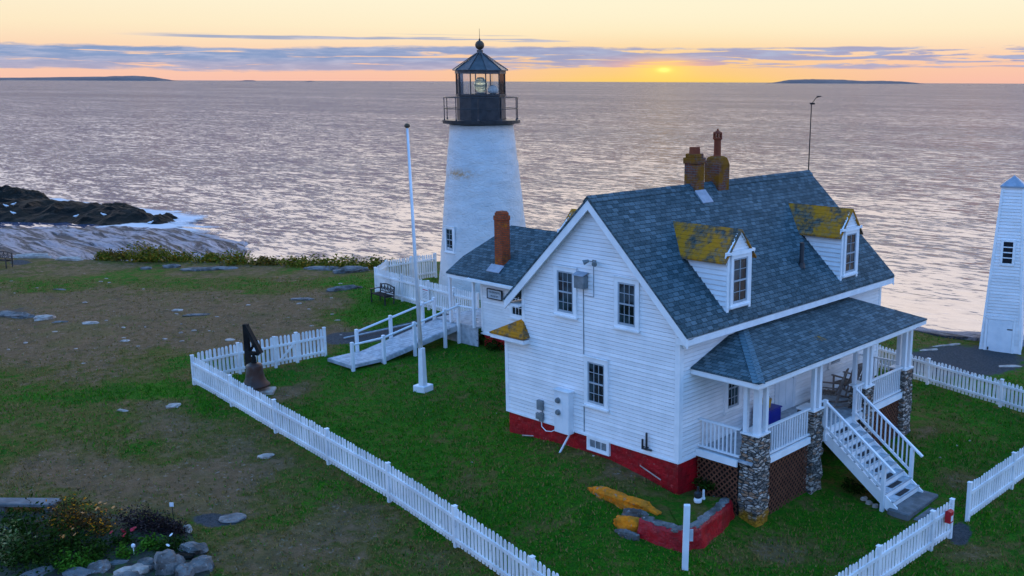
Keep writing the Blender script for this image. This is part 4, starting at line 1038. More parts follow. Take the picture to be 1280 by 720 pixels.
# gallery
m = MB(); m.lathe(LH, [(1.50,7.80),(1.60,7.88),(1.86,7.90),(1.88,8.06),(1.20,8.08)], 40); gal = m.build('gallery', MT['black'], light)
m = MB(); NP = 10
for i in range(NP):
    a = R(-77+36*i); m.tube(at_l(a,1.80,8.04), at_l(a,1.80,9.14), .022, n=8); m.tube(at_l(a,1.80,8.04), at_l(a,1.80,8.16), .05,.025, n=8)
for z in (9.13, 8.60):
    for i in range(40): m.tube(at_l(2*math.pi*i/40,1.80,z), at_l(2*math.pi*(i+1)/40,1.80,z), .018, n=6, cap=False)
m.build('gallery_railing', MT['black'], light)
LA = [R(12+36*i) for i in range(10)]
def ring(mb, prof, mat, name, parent, smooth=False):
    for (r0, z0), (r1, z1) in zip(prof, prof[1:]):
        P = [at_l(a, r0, z0) for a in LA] + [at_l(a, r1, z1) for a in LA]
        f = [(i, (i+1)%10, 10+(i+1)%10, 10+i) for i in range(10)]
        c = (P[0]+P[1]+P[10]+P[11])/4 - LH; nn = (P[1]-P[0]).cross(P[10]-P[0])
        if nn.dot(V((c.x, c.y, .0))) < 0: f = [tuple(reversed(q)) for q in f]
        mb.add(P, f)
    return mb.build(name, mat, parent, smooth)
lw = ring(MB(), [(1.17,8.06),(1.17,9.20),(1.22,9.205),(1.22,9.28),(1.10,9.285)], MT['black'], 'lantern_wall', light)
m = MB()
a0, a1 = R(50), R(83); c = (at_l(a0,1.18,0)*.5+at_l(a1,1.18,0)*.5)
for f0, f1 in ((.1,.9),): m.para(at_l(a0,1.18,8.12)*(1-f0)+at_l(a1,1.18,8.12)*f0, (at_l(a1,1.18,0)-at_l(a0,1.18,0))*(f1-f0), (0,0,1.02), (c-LH-V((0,0,0))).normalized()*.03)
m.build('lantern_door', MT['slate_metal'], lw)
for i in range(10):
    m = MB(); P = [at_l(LA[i],1.145,9.285), at_l(LA[(i+1)%10],1.145,9.285)]; dd = P[1]-P[0]; c = (P[0]+P[1])/2-LH; c.z = 0
    m.para(P[0]+dd*.01, dd*.98, (0,0,.96), c.normalized()*.008); m.build('lantern_pane', MT['clear'], light)
for a in LA: m = MB(); m.tube(at_l(a,1.165,9.28), at_l(a,1.165,10.26), .028, n=8); m.build('mullion', MT['black'], light)
lr = ring(MB(), [(1.10,10.24),(1.22,10.245),(1.22,10.38),(1.33,10.385),(1.33,10.42),(.62,10.88),(.20,11.18),(.15,11.24),(.15,11.36),(.02,11.37)], MT['slate_metal'], 'lantern_roof', light)
m = MB()
for a in LA: m.beam(at_l(a,1.33,10.43), at_l(a,.18,11.21), .035, .03)
m.build('roof_rib', MT['black'], lr)
m = MB(); m.lathe(LH, [(.02,11.34)]+[(.22*math.sin(math.pi*i/12), 11.58-.22*math.cos(math.pi*i/12)) for i in range(1,12)]+[(.02,11.80)], 20); m.lathe(LH, [(.05,11.78),(.04,11.86),(.012,11.90),(.008,12.35)], 8)
m.build('vent_ball', MT['copper'], lr, True)
m = MB(); m.lathe(LH, [(.18,8.1),(.18,9.3),(.26,9.32),(.26,9.36)], 16); m.build('lens_pedestal', MT['grey_metal'], light)
m = MB(); pr_ = [(.2,9.37)]
for i in range(14):
    t = i/13; z = 9.38+.66*t; rr = .16+.17*math.sin(math.pi*min(1,t*1.05))**.7; pr_ += [(rr+.012,z),(rr-.012,z+.024)]
pr_ += [(.05,10.08)]; m.lathe(LH, pr_, 24); m.build('fresnel_lens', MT['lens'], light)
m = MB(); q = at_l(R(78),.6,0); m.lathe((q.x,q.y,0), [(.1,9.29),(.24,9.36),(.26,9.5),(.18,9.66),(.04,9.72)], 16); m.build('standby_lamp', MT['sign_white'], light, True)
# deep window on the near-left side
th_ = R(-52); zc = 2.42; rr = 2.09
nd = (cdir*math.cos(th_)+rdir*math.sin(th_)); tt = V((-nd.y, nd.x, 0)); tt = tt if tt.dot(RH) > 0 else -tt
o = LH + nd*(rr-.03) - tt*.36 + V((0,0,1.80))
window(light, o, tt, nd, .72, 1.24, 2, 4, .10)

# ------------------------------------------------------------------ fences
def fence(label, pts, h=1.08, pitch=.150, pw=.094, group=None, posts=None, name='picket_fence', gates=(), rails=(.22,.80), facing=None, post_h=.015, ends=(True,True), base=None):
    pts = [V(p) for p in pts]; root = thing(name, label, 'fence', pts[0], group=group)
    for i in range(len(pts)-1):
        a, b = pts[i], pts[i+1]; d = b-a; L = V((d.x,d.y,0)).length; t = V((d.x,d.y,0)).normalized(); nn = V((-t.y,t.x,0))
        ref = (CAM-(a+b)/2) if facing is None else V(facing)
        if nn.dot(ref) < 0: nn = -nn
        gate = i in gates
        def g(s): 
            p = a+d*(s/L); z = gz(p.x, p.y) if base is None else a.z+(b.z-a.z)*s/L
            return V((p.x, p.y, z))
        m = MB(); n = max(1, round((L-.1)/pitch))
        for k in range(n):
            s = .05+(L-.1)*(k+.5)/n; c = g(s); hh = h+random.uniform(-.02,.02); z0 = .06+random.uniform(-.01,.01); wv = pw/2; lean = random.uniform(-.016,.016)
            P = [c-t*wv+V((0,0,z0)), c+t*wv+V((0,0,z0)), c+t*(wv+lean)+V((0,0,hh-.05)), c+t*(wv*.45+lean)+V((0,0,hh)), c-t*(wv*.45-lean)+V((0,0,hh)), c-t*(wv-lean)+V((0,0,hh-.05))]
            m.prism([q-nn*.012 for q in P], nn*.02)
        pn = m.build('gate' if gate else 'picket_panel', MT['fence'], root)
        m = MB()
        K = max(1, int(L/1.2))
        for hz in rails:
            m = MB()
            for q in range(K):
                m.beam(g(L*q/K)+V((0,0,hz))+nn*.030, g(L*(q+1)/K)+V((0,0,hz))+nn*.030, .042, .085)
            m.build('rail', MT['fence'], pn if gate else root)
        if gate:
            m = MB(); m.beam(g(.12)+V((0,0,rails[0]))+nn*.072, g(L-.12)+V((0,0,rails[1]))+nn*.072, .03, .08); m.build('brace', MT['fence'], pn)
    for i, p in enumerate(pts):
        if (i == 0 and not ends[0]) or (i == len(pts)-1 and not ends[1]): continue
        d = pts[min(i+1,len(pts)-1)]-pts[max(i-1,0)]; a = math.atan2(d.y, d.x); s = .050
        m = MB(); t = V((math.cos(a),math.sin(a),0)); nn = V((-t.y,t.x,0)); z0 = gz(p.x,p.y)-.15 if base is None else p.z-.15
        hh = h+post_h+.15
        m.para(V((p.x,p.y,z0))-t*s-nn*s, t*2*s, nn*2*s, (0,0,hh)); m.para(V((p.x,p.y,z0+hh))-t*(s+.012)-nn*(s+.012), t*2*(s+.012), nn*2*(s+.012), (0,0,.022))
        m.build('post', MT['fence'], root, bevel=.008)
    return root
F1 = [ong(x, y) for x, y in ((243,481),(290,508),(345,541),(411,580),(487,626),(570,684),(666,752),(780,832))]
fence('long white picket fence running from the bell corner towards the bottom of the view', F1, h=1.06)
F2 = [ong(x, y) for x, y in ((243.5,479),(300,467.5),(345,459),(372,453),(407,446))]
F2[0] = F1[0] + V((.0,.10,0))
fence('white picket fence with braced gate behind the bronze bell', F2, h=1.15, gates=(2,), ends=(False,True))
F3 = [ong(x, y) for x, y in ((470.5,367.5),(503,377),(536,386.5),(568,396),(598,404))]
fence('white picket fence beside the iron bench, in front of the lighthouse', F3, h=1.32, pitch=.145, rails=(.25,1.0))
q0_, q1_, q2_ = F3[0], ong(484,357), ong(545,347)
fence('white picket fence seen from inside, seaward of the lighthouse yard', [q0_+V((-.12,.12,0)), q1_, (q1_+q2_)/2, q2_], h=1.30, pitch=.145, rails=(.3,1.0), ends=(False,True))
p_a, p_b = ong(1159,480.5), ong(1250,508.5); dd = p_b-p_a
fence('white picket fence behind the porch on the bell tower side of the lawn', [p_a-dd*1.95, p_a-dd*.98, p_a, p_b, p_b+dd, p_b+dd*1.9], h=.96, pitch=.148, post_h=.03)
fence('short white picket fence at the right edge, beyond the gate gap', [ong(1209,651), ong(1264,611), ong(1322,567), ong(1380,525)], h=1.08)
FR = [ong(x, y) for x, y in ((1187,672),(1163,688),(1096,735),(1030,782))]
fence('white picket fence carrying the red box at lower right', FR, h=1.05)

# red box on the fence
pb = FR[0]*.62+FR[1]*.38; t = (FR[1]-FR[0]).normalized(); nn = V((-t.y,t.x,0)); nn = nn if nn.dot(CAM-pb) > 0 else -nn; t.z = 0; t.normalize()
rb = thing('red_box', 'small red metal box with white label hung on the picket fence', 'box', pb+nn*.06+V((0,0,.62)))
m = MB(); o = pb+nn*.06-t*.09+V((0,0,.60)); m.para(o, t*.18, nn*.15, (0,0,.30)); m.prism([o+V((0,0,.30))-t*.01, o+V((0,0,.30))+nn*.165-t*.01, o+V((0,0,.345))+nn*.06-t*.01], t*.20); m.build('case', MT['redpaint'], rb, bevel=.006)
m = MB(); m.para(o+t*.035+nn*.151+V((0,0,.05)), t*.10, (0,0,.15), nn*.003); m.build('paper_label', MT['sign_white'], rb)
# signs on the yard fence
def board(name, label, ctr, t, n, w, h, mat, frame=None, lines=(), cat='sign', band=None, parentcat=True):
    root = thing(name, label, cat, ctr)
    m = MB(); m.para(ctr-t*w/2-Z*h/2, t*w, Z*h, n*.025); m.build('panel', mat, root)
    if frame:
        m = MB(); f_ = .035
        for a, b_, ww, hh in ((-w/2-f_,-h/2-f_,w+2*f_,f_),(-w/2-f_,h/2,w+2*f_,f_),(-w/2-f_,-h/2,f_,h),(w/2,-h/2,f_,h)): m.para(ctr+t*a+Z*b_-n*.005, t*ww, Z*hh, n*.045)
        m.build('frame', frame, root)
    for (a, b_, ww, hh, mt) in lines:
        m = MB(); m.para(ctr+t*a+Z*b_+n*.0255, t*ww, Z*hh, n*.002); m.build('marking', mt, root)
    return root
def on_fence(F, fr, up):
    s = fr*(len(F)-1); i = min(int(s), len(F)-2); p = F[i]+(F[i+1]-F[i])*(s-i); t = (F[i+1]-F[i]); t.z = 0; t.normalize(); n = V((-t.y,t.x,0)); n = n if n.dot(CAM-p) > 0 else -n
    if t.dot(RH) < 0: t = -t
    return V((p.x,p.y,gz(p.x,p.y)+up)), t, n
p, t, n = on_fence(F3, .49, .70)
board('notice_board', 'white notice with red heading on the fence behind the flagpole', p+n*.07, t, n, .62, .62, MT['sign_white'], lines=[(-.24,.19,.48,.035,MT['redpaint'])]+[(-.24,.10-.07*k,.40+.06*(k%2),.014,MT['sign_ink']) for k in range(5)])
p, t, n = on_fence(F3, .74, 1.02)
board('small_notice', 'small white square sign on the fence near the entry post', p+n*.08, t, n, .34, .36, MT['sign_white'], lines=[(-.10,.0,.2,.05,MT['sign_grey'])])

# framed board on the ell wall
def text_obj(name, body, size, loc, t, n, mat, parent):
    cu = bpy.data.curves.new(name, 'FONT'); cu.body = body; cu.size = size; cu.align_x = 'CENTER'; cu.align_y = 'CENTER'; cu.extrude = .002
    ob = bpy.data.objects.new(name, cu); col.objects.link(ob)
    M3 = Matrix((t, Z, n)).transposed().to_4x4(); M3.translation = loc
    ob.matrix_world = M3
    dg = bpy.context.evaluated_depsgraph_get(); me = bpy.data.meshes.new_from_object(ob.evaluated_get(dg))
    me.transform(M3); me.transform(Matrix.Translation(-V(root_of(parent).location))); bpy.data.objects.remove(ob); me.materials.clear(); me.materials.append(mat)
    o2 = bpy.data.objects.new(name, me); col.objects.link(o2); o2.parent = parent; return o2
pc = ony(618.5,368,5.86); sg = board('museum_sign', 'grey lettered board hanging on the ell wall under the gutter', pc+V((0,.0,0)), X, -Y_, .80, .34, MT['sign_grey'], MT['black'])
text_obj('lettering', "FISHERMEN'S", .115, pc+V((0,-.0275,.07)), X, -Y_, MT['sign_ink'], sg); text_obj('lettering', 'MUSEUM', .115, pc+V((0,-.0275,-.085)), X, -Y_, MT['sign_ink'], sg)

# ------------------------------------------------------------------ flagpole
fp = ong(529, 488.5); tip = V((-.0105,-.0093,1))   # leans slightly
tipv = (-RH*.022 + Z)
pole = thing('flagpole', 'tall white bare flagpole on a square concrete base in the lawn', 'flagpole', fp)
m = MB(); m.para(fp+V((-.27,-.24,-.1)), V((.5,.1,0)), V((-.1,.5,0)), (0,0,.30)); m.build('base', MT['postwhite'], pole, bevel=.02)
m = MB(); b0 = fp+Z*.2; m.lathe(b0, [(.155,0),(.12,1.35),(.11,1.36)], 4, R(57)); m.build('tabernacle', MT['postwhite'], pole, bevel=.01)
m = MB(); m.tube(b0+tipv*.9, b0+tipv*8.95, .075, .042, 14); m.build('mast', MT['postwhite'], pole, True)
m = MB(); c = b0+tipv*8.98; m.lathe(c, [(.03,-.06),(.085,-.02),(.10,.03),(.07,.09),(.01,.11)], 12); m.build('truck', MT['copper'], pole)
m = MB(); m.beam(b0+tipv*1.5+V((.06,-.09,0)), b0+tipv*1.7+V((.06,-.09,0)), .03,.04); m.tube(b0+tipv*1.6+V((.07,-.10,0)), b0+tipv*8.9+V((.03,-.07,0)), .006, n=5); m.build('halyard', MT['grey_wood'], pole)

# ------------------------------------------------------------------ bell
bp = ong(313, 487); BH = 2.36
bs = thing('bell_stand', 'black timber gallows post with slanting brace beside the corner fence', 'bell stand', bp)
m = MB(); yb = V((RH.x,RH.y,0)); m.para(bp-yb*.09-FH*.08-Z*.2, yb*.18, FH*.16, (0,0,BH+.2)); m.build('post', MT['darkwood'], bs, bevel=.01)
m = MB(); m.beam(bp+yb*.0+Z*(BH-.02)-FH*.03, bp+yb*.50+Z*(BH-1.02)-FH*.12, .26, .11, up=(yb*.9+Z*.5)); m.build('brace', MT['darkwood'], bs)
m = MB(); m.beam(bp+yb*.05+Z*(BH-1.0)-FH*.12, bp+yb*.44+Z*(BH-1.02)-FH*.12, .12, .12); m.beam(bp+yb*.10+Z*(BH-.95), bp+yb*.34+Z*(BH-.55), .06, .08); m.build('arm', MT['darkwood'], bs)
bc = bp+yb*.27-FH*.20; zb = bp.z+.20
bell = thing('fog_bell', 'large weathered bronze bell hanging from the black timber post', 'bell', (bc.x, bc.y, zb))
prof = [(.47,0),(.50,.015),(.47,.07),(.39,.16),(.325,.28),(.295,.45),(.28,.62),(.275,.72),(.255,.77),(.18,.81),(.10,.83),(.02,.835)]
m = MB(); m.lathe((bc.x,bc.y,zb), prof, 36, cap=False); m.lathe((bc.x,bc.y,zb), [(.45,.02),(.36,.16),(.29,.3),(.25,.7),(.02,.75)], 36, cap=False); m.build('body', MT['bell'], bell, True)
m = MB(); m.tube((bc.x,bc.y,zb+.82),(bc.x,bc.y,zb+1.05),.10,.08,10); m.tube((bc.x,bc.y,zb+1.0),(bc.x,bc.y,bp.z+BH-1.0),.05,n=8); m.build('hanger', MT['darkwood'], bell)
m = MB(); m.tube((bc.x,bc.y,zb+.7),(bc.x,bc.y,zb+.0),.03,n=8); m.lathe((bc.x,bc.y,zb), [(.02,-.08),(.08,-.03),(.08,.04),(.02,.08)], 10); m.build('clapper', MT['black'], bell)
def stone(name, label, c, r, mat, seed, cat='stone', group=None, flat=.4, rz=0, sub=3, rough=.35, parent=None):
    import bmesh
    bm = bmesh.new(); bmesh.ops.create_icosphere(bm, subdivisions=sub, radius=1)
    for v in bm.verts:
        d = v.co.normalized(); k = 1 + rough*noise.fractal(d*1.3+V((seed*3.7,seed,0)), 1, 2, 4)
        q = d*k; q.x = math.copysign(abs(q.x)**.75, q.x); q.y = math.copysign(abs(q.y)**.75, q.y); q.z = math.copysign(abs(q.z)**.7, q.z)
        w_ = V((q.x*r[0], q.y*r[1], q.z*r[2])); rm = min(r); e_ = V((seed*1.7, seed*.3, 0))
        w_ += d*rm*(.24*noise.fractal(w_*(.8/rm)+e_, 1, 2, 4) - .22*abs(noise.noise(w_*(.9/rm)+e_)))
        v.co = w_
    me = bpy.data.meshes.new(name); bm.to_mesh(me); bm.free(); me.materials.append(mat)
    if sub > 3: me.shade_smooth()
    o = bpy.data.objects.new(name, me); col.objects.link(o); o.location = c; o.rotation_euler = (0,0,rz)
    if parent: o.parent = parent; o.location = V(c)-V(root_of(parent).location)
    else: tag(o, label, cat, group)
    return o
sp_ = ong(327, 490); m = MB(); m.para(sp_+yb*-.45-FH*.35+Z*-.05, yb*.95+FH*.1, FH*.62-yb*.1, (0,0,.15)); o = m.build('stone_slab', MT['palestone'], None, bevel=.03); tag(o, 'pale flat stone slab on the grass under the bell', 'stone slab')

# ------------------------------------------------------------------ ramp to the ell
rp = thing('ramp', 'grey wooden access ramp with white post and rail sides leading to the ell', 'ramp', (-16.7, 2, -.6))
RL, RR_ = -17.42, -15.95
def rz_(y): return -.50 + (max(y,1.9)-1.9)*.178
m = MB(); m.para((RL-.05,.55,-.60), (RR_-RL+.1,0,0), (0,1.33,0), (0,0,.10)); 
for i in range(9): m.box(RL-.05+i*.175, RL-.05+i*.175+.168, .56, 1.87, -.50,-.475)
m.build('landing', MT['grey_wood'], rp)
m = MB(); n = 26
for i in range(n):
    a = 1.9+(5.7-1.9)*i/n; b_ = a+(5.7-1.9)/n-.008; m.prism([(RL,a,rz_(a)),(RL,b_,rz_(b_)),(RL,b_,rz_(b_)-.035),(RL,a,rz_(a)-.035)], (RR_-RL,0,0))
m.build('ramp_deck', MT['grey_wood'], rp)
m = MB()
for x in (RL-.04, RR_+.002): m.prism([(x,1.9,rz_(1.9)-.02),(x,5.7,rz_(5.7)-.02),(x,5.7,rz_(5.7)-.24),(x,1.9,rz_(1.9)-.16)], (.04,0,0))
m.build('ramp_side', MT['grey_wood'], rp)
near = [(RR_+.06,.62),(RR_+.07,2.0),(RR_+.07,3.45),(RR_+.07,4.95),(RR_+.07,5.66)]; farp = [(RL-.07,1.9),(RL-.07,3.5),(RL-.07,5.1),(RL-.07,5.7)]
for lst in (near, farp):
    for x, y in lst:
        zt = rz_(y)+.86; m = MB(); m.box(x-.06,x+.06,y-.06,y+.06,gz(x,y)-.1,zt+.05); m.build('post', MT['postwhite'], rp, bevel=.012)
    m = MB()
    for (x0, y0), (x1, y1) in zip(lst, lst[1:]): m.tube((x0,y0,rz_(y0)+.80),(x1,y1,rz_(y1)+.80),.042,n=10)
    m.build('rail', MT['postwhite'], rp)
m = MB(); m.tube((RR_+.07,5.66,rz_(5.66)+.8),(-14.76,5.75,.98),.042,n=10); m.build('rail', MT['postwhite'], rp)
m = MB(); g0, g1 = ong(430,424), ong(520,406); m.tube(g0+Z*.05, g1+Z*.10, .035, n=8); o = m.build('timber_edging', MT['grey_wood']); tag(o, 'low grey timber edging laid along the gravel path', 'edging')

# ------------------------------------------------------------------ benches
def bench(label, c, rz, group):
    b = thing('garden_bench', label, 'bench', c, rz, group)
    def L(mb, name, mat): mb.local = True; return mb.build(name, mat, b)
    m = MB()
    for i in range(5): m.box(-.62,.62,-.28+i*.098,-.28+i*.098+.08,.42,.45)
    L(m, 'seat', MT['darkwood'])
    m = MB(); n = 12
    for i in range(n):
        x0, x1 = -.62+1.24*i/n, -.62+1.24*(i+1)/n; f = lambda x: .80+.10*(1-(x/.62)**2)
        m.beam((x0,.26,f(x0)),(x1,.26,f(x1)),.03,.05); m.beam((x0,.225,.52),(x1,.225,.52),.03,.04)
    for i in range(9):
        x = -.56+1.12*i/8; m.beam((x,.225,.52),(x+.07*(-1)**i,.25,.80+.09*(1-(x/.62)**2)),.02,.025)
        for k in range(8):
            a, a2_ = 2*math.pi*k/8, 2*math.pi*(k+1)/8; m.beam((x+.05*math.cos(a),.237,.67+.06*math.sin(a)),(x+.05*math.cos(a2_),.237,.67+.06*math.sin(a2_)),.018,.02)
    L(m, 'backrest', MT['black'])
    for sx in (-1,1):
        m = MB(); x = sx*.62; m.beam((x,-.26,0),(x,-.26,.62),.04,.05); m.beam((x,.20,0),(x,.27,.86),.04,.05); m.beam((x,-.30,.63),(x,.24,.66),.05,.04); m.beam((x,-.26,.40),(x,.22,.40),.03,.04)
        L(m, 'side_frame', MT['black'])
    return b
bq = ong(479, 379); tF = (F3[1]-F3[0]); bench('black ornate iron bench backed against the lighthouse yard fence', bq, math.atan2(tF.y, tF.x), None)
b2 = ong(1, 334); bench('dark bench cut off at the far left edge of the field', b2, R(30), None)

# ------------------------------------------------------------------ bell house (pyramid tower) at right
GA = onz(1222.5,437,-1.22); GB = onz(1277,442.6,-1.22); t = GB-GA; t.z = 0; S_ = t.length; t.normalize(); nb = V((t.y,-t.x,0)); nb = nb if nb.dot(CAM-GA) > 0 else -nb
ctr = GA + t*S_/2 - nb*S_/2; HB = 8.25; st2 = .40; z0 = -1.30
bh = thing('bell_house', 'tapering white clapboard bell tower with plank door, cut by the right edge', 'tower', (ctr.x, ctr.y, z0))
m = MB(); nb_ = 62
def half(z): return S_/2 + (st2-S_/2)*(z/HB)
for t_, n_ in ((t,nb),(-t,-nb),(nb,-t),(-nb,t)):
    for i in range(nb_):
        za, zb_ = HB*i/nb_, HB*(i+1)/nb_-.022; h0, h1 = half(za), half(zb_)
        P = [ctr-t_*h0+n_*(h0+.032)+Z*(z0+za), ctr+t_*h0+n_*(h0+.032)+Z*(z0+za), ctr+t_*h1+n_*(h1+.016)+Z*(z0+zb_), ctr-t_*h1+n_*(h1+.016)+Z*(z0+zb_), ctr-t_*h0+n_*(h0-.01)+Z*(z0+za), ctr+t_*h0+n_*(h0-.01)+Z*(z0+za)]
        f = [(0,1,2,3),(4,5,1,0)]
        if (P[1]-P[0]).cross(P[3]-P[0]).dot(n_) < 0: f = [tuple(reversed(q)) for q in f]
        m.add(P, f)
P = [ctr+t*a*half(z)+nb*b_*half(z)+Z*(z0+z) for z in (0,HB) for a, b_ in ((-1,-1),(1,-1),(1,1),(-1,1))]
m.add(P, [(0,1,5,4),(1,2,6,5),(2,3,7,6),(3,0,4,7)])
m.build('wall', MT['white'], bh)
m = MB()
for a, b_ in ((1,1),(1,-1),(-1,1),(-1,-1)):
    p0 = ctr+t*a*half(0)+nb*b_*half(0)+Z*z0; p1 = ctr+t*a*half(HB)+nb*b_*half(HB)+Z*(z0+HB); m.beam(p0,p1,.10,.10,up=nb)
m.build('corner_board', MT['trim'], bh)
m = MB(); P = [ctr+t*a*(st2+.10)+nb*b_*(st2+.10)+Z*(z0+HB) for a, b_ in ((-1,-1),(1,-1),(1,1),(-1,1))]; ap = ctr+Z*(z0+HB+.42)
m.add(P+[p-Z*.06 for p in P]+[ap], [(0,1,8),(1,2,8),(2,3,8),(3,0,8),(4,5,1,0),(5,6,2,1),(6,7,3,2),(7,4,0,3),(7,6,5,4)]); m.build('roof', MT['lead'], bh)
lean_ = (S_/2-st2)/HB
def bhp(u, z, off=0): h = half(z); return ctr + t*u + nb*(h+off) + Z*(z0+z)
zup = (bhp(0,1)-bhp(0,0)).normalized()
d = MB(); d.para(bhp(-.55,.35,.034), t*.98, zup*2.3, nb*.04)
for i in range(1,5): pass
dr = d.build('door', MT['postwhite'], bh)
d = MB(); d.para(bhp(-.66,.25,.02), t*.10, zup*2.5, nb*.06); d.para(bhp(.44,.25,.02), t*.10, zup*2.5, nb*.06); d.para(bhp(-.66,2.66,.02), t*1.2, zup*.11, nb*.06); d.build('door_frame', MT['trim'], bh)
d = MB(); 
for z in (.55,2.25): d.para(bhp(.22,z,.066), t*.22, zup*.05, nb*.012)
d.para(bhp(-.52,1.35,.066), t*.06, zup*.12, nb*.03); d.build('hinge', MT['black'], dr)
d = MB(); d.para(bhp(-.24,1.68,.066), t*.26, zup*.07, nb*.004); d.para(bhp(-.30,1.58,.066), t*.38, zup*.05, nb*.004); d.build('faded_stencil', MT['sign_grey'], dr)
wz = 4.95
d = MB(); 
for a, b_, ww, hh in ((-.29,0,.10,1.10),(.19,0,.10,1.10),(-.19,1.0,.38,.10),(-.19,0,.38,.10)): d.para(bhp(a,wz,.02)+zup*b_, t*ww, zup*hh, nb*.05)
for k in range(1,4): d.para(bhp(-.19,wz,.03)+zup*(.10+.9*k/4-.02), t*.38, zup*.04, nb*.02)
wn = d.build('window', MT['trim'], bh)
d = MB(); d.para(bhp(-.19,wz,.024)+zup*.10, t*.38, zup*.9, nb*.008); d.build('pane', MT['pane'], wn)

# ------------------------------------------------------------------ front garden: post, wall, lichen rocks
q = ong(856, 711.5); tl_ = RH*.018+Z
o_ = thing('white_post', 'leaning square white post with a narrow plate, before the red garden wall', 'post', q)
m = MB(); m.para(q-RH*.075-FH*.06-Z*.15, RH*.15, FH*.13, tl_*1.78); m.build('shaft', MT['postwhite'], o_, bevel=.01)
m = MB(); m.para(q+RH*.10-FH*.02+Z*.72, RH*.085, FH*.03, (0,0,.30)); m.build('plate', MT['sign_grey'], o_)
WP = [ong(x, y) for x, y in ((796,671),(822,683),(852,692),(880,686),(905,666),(919,648))]
gw = thing('garden_wall', 'low curved retaining wall painted red with grey stone coping by the porch', 'wall', WP[2])
m = MB(); NN = 48
cum = np.r_[0, np.cumsum([(WP[i+1]-WP[i]).length for i in range(len(WP)-1)])]
def wp(s): s *= cum[-1]; return V([np.interp(s, cum, [p[k] for p in WP]) for k in range(3)])
WT = []
for i in range(NN+1):
    s = i/NN; p = wp(s); d = (wp(min(1,s+.01))-wp(max(0,s-.01))); nn = V((-d.y,d.x,0)).normalized(); nn = nn if nn.dot(CAM-p) > 0 else -nn
    top = np.interp(s, [0,.35,.7,1], [.44,.56,.60,.50]); WT.append((p, nn, top))
    for k in range(7):
        z = -.15+(top+.15)*k/6; b_ = .05*noise.noise(V((p.x*3,p.y*3,z*5)))+.03*noise.noise(V((p.x*9,p.y*9,z*12)))
        m.v.append(tuple(p+nn*(b_-.10*k/6)+Z*z))
    m.v.append(tuple(p-nn*.34+Z*top))
m.f = [(i*8+k, (i+1)*8+k, (i+1)*8+k+1, i*8+k+1) for i in range(NN) for k in range(7)]
m.build('red_face', MT['red'], gw, True)
for i in range(11):
    p, nn, top = WT[int((i+.5)*NN/11)]; stone('coping_stone', '', p-nn*.24+Z*(top-.01), (.19+.06*random.random(),.13,.06), MT['rock'], 20+i, rz=math.atan2(nn.y,nn.x)+1.57, parent=gw, sub=2)
# raised soil behind the wall
vs = []; fs = []
for i, (p, nn, top) in enumerate(WT):
    for k in range(8):
        f = k/7; e_ = V((-1.2+1.2*i/NN*1.0+ (1.2 if i > NN*.6 else .4)*i/NN, -.1, 0)); e_ = V((np.interp(i/NN,[0,.5,1],[-1.3,-.1,1.2]), np.interp(i/NN,[0,.5,1],[-.25,-.02,.75]), 0)); a = p-nn*.2; c = a*(1-f)+e_*f; g1 = gz(c.x,c.y)
        c.z = (p.z+top-.02)*(1-f)+max(g1,-.95)*f + .05*noise.noise(V((c.x*3,c.y*3,1))); vs.append(tuple(c))
fs = [(i*8+k, (i+1)*8+k, (i+1)*8+k+1, i*8+k+1) for i in range(NN) for k in range(7)]
o = simple('garden_soil', vs, fs, MT['ground'], True, 'structure'); a_ = o.data.attributes.new('dry', 'FLOAT', 'POINT'); a_.data.foreach_set('value', np.full(len(vs), .38, np.float32))
def rock_between(name, label, p, q, r, h, mat, seed, cat='rock', group=None):
    a, b_ = ong(*p), ong(*q); c = (a+b_)/2; d = b_-a; return stone(name, label, c+Z*h*.25, (d.length/2, r, h), mat, seed, cat, group, rz=math.atan2(d.y,d.x), sub=5)
rock_between('lichen_rock', 'long boulder covered with orange lichen on the lawn before the house', (738,611), (818,653), .20, .26, MT['lichen_rock'], 3)
rock_between('lichen_rock', 'short lichen-covered boulder touching the end of the red wall', (766,655), (812,668), .20, .24, MT['lichen_rock'], 5)
rock_between('grey_rock', 'narrow grey rock wedged between the orange lichen boulders and the wall', (776,648), (812,660), .13, .30, MT['rock'], 6)
rock_between('grey_rock', 'bare grey rock lying lowest beside the lichen boulders', (770,664), (800,676), .10, .12, MT['rock'], 7)
rock_between('grey_rock', 'flat grey stone set in the soil beside the corner pillar', (890,628), (916,614), .16, .14, MT['slab'], 8)
c = ong(872, 643)+Z*.35; gl = thing('garden_lamp', 'white capped black garden lamp standing in the soil behind the red wall', 'lamp', c)
m = MB(); m.lathe(c, [(.10,0),(.11,.05),(.10,.12)], 14); m.build('body', MT['sign_white'], gl); m = MB(); m.lathe(c, [(.085,.121),(.11,.17),(.10,.26),(.03,.30)], 14); m.tube(c+Z*.28, c+Z*.42, .03, n=8); m.build('cap', MT['black'], gl)
c = ong(879, 640)+Z*.36; m = MB(); m.tube(c, c+Z*.26, .035, .03, 8); m.lathe(c, [(.05,0),(.05,.04),(.02,.06)],8); o = m.build('white_stake', MT['sign_white']); tag(o, 'thin white stake beside the garden lamp', 'stake')

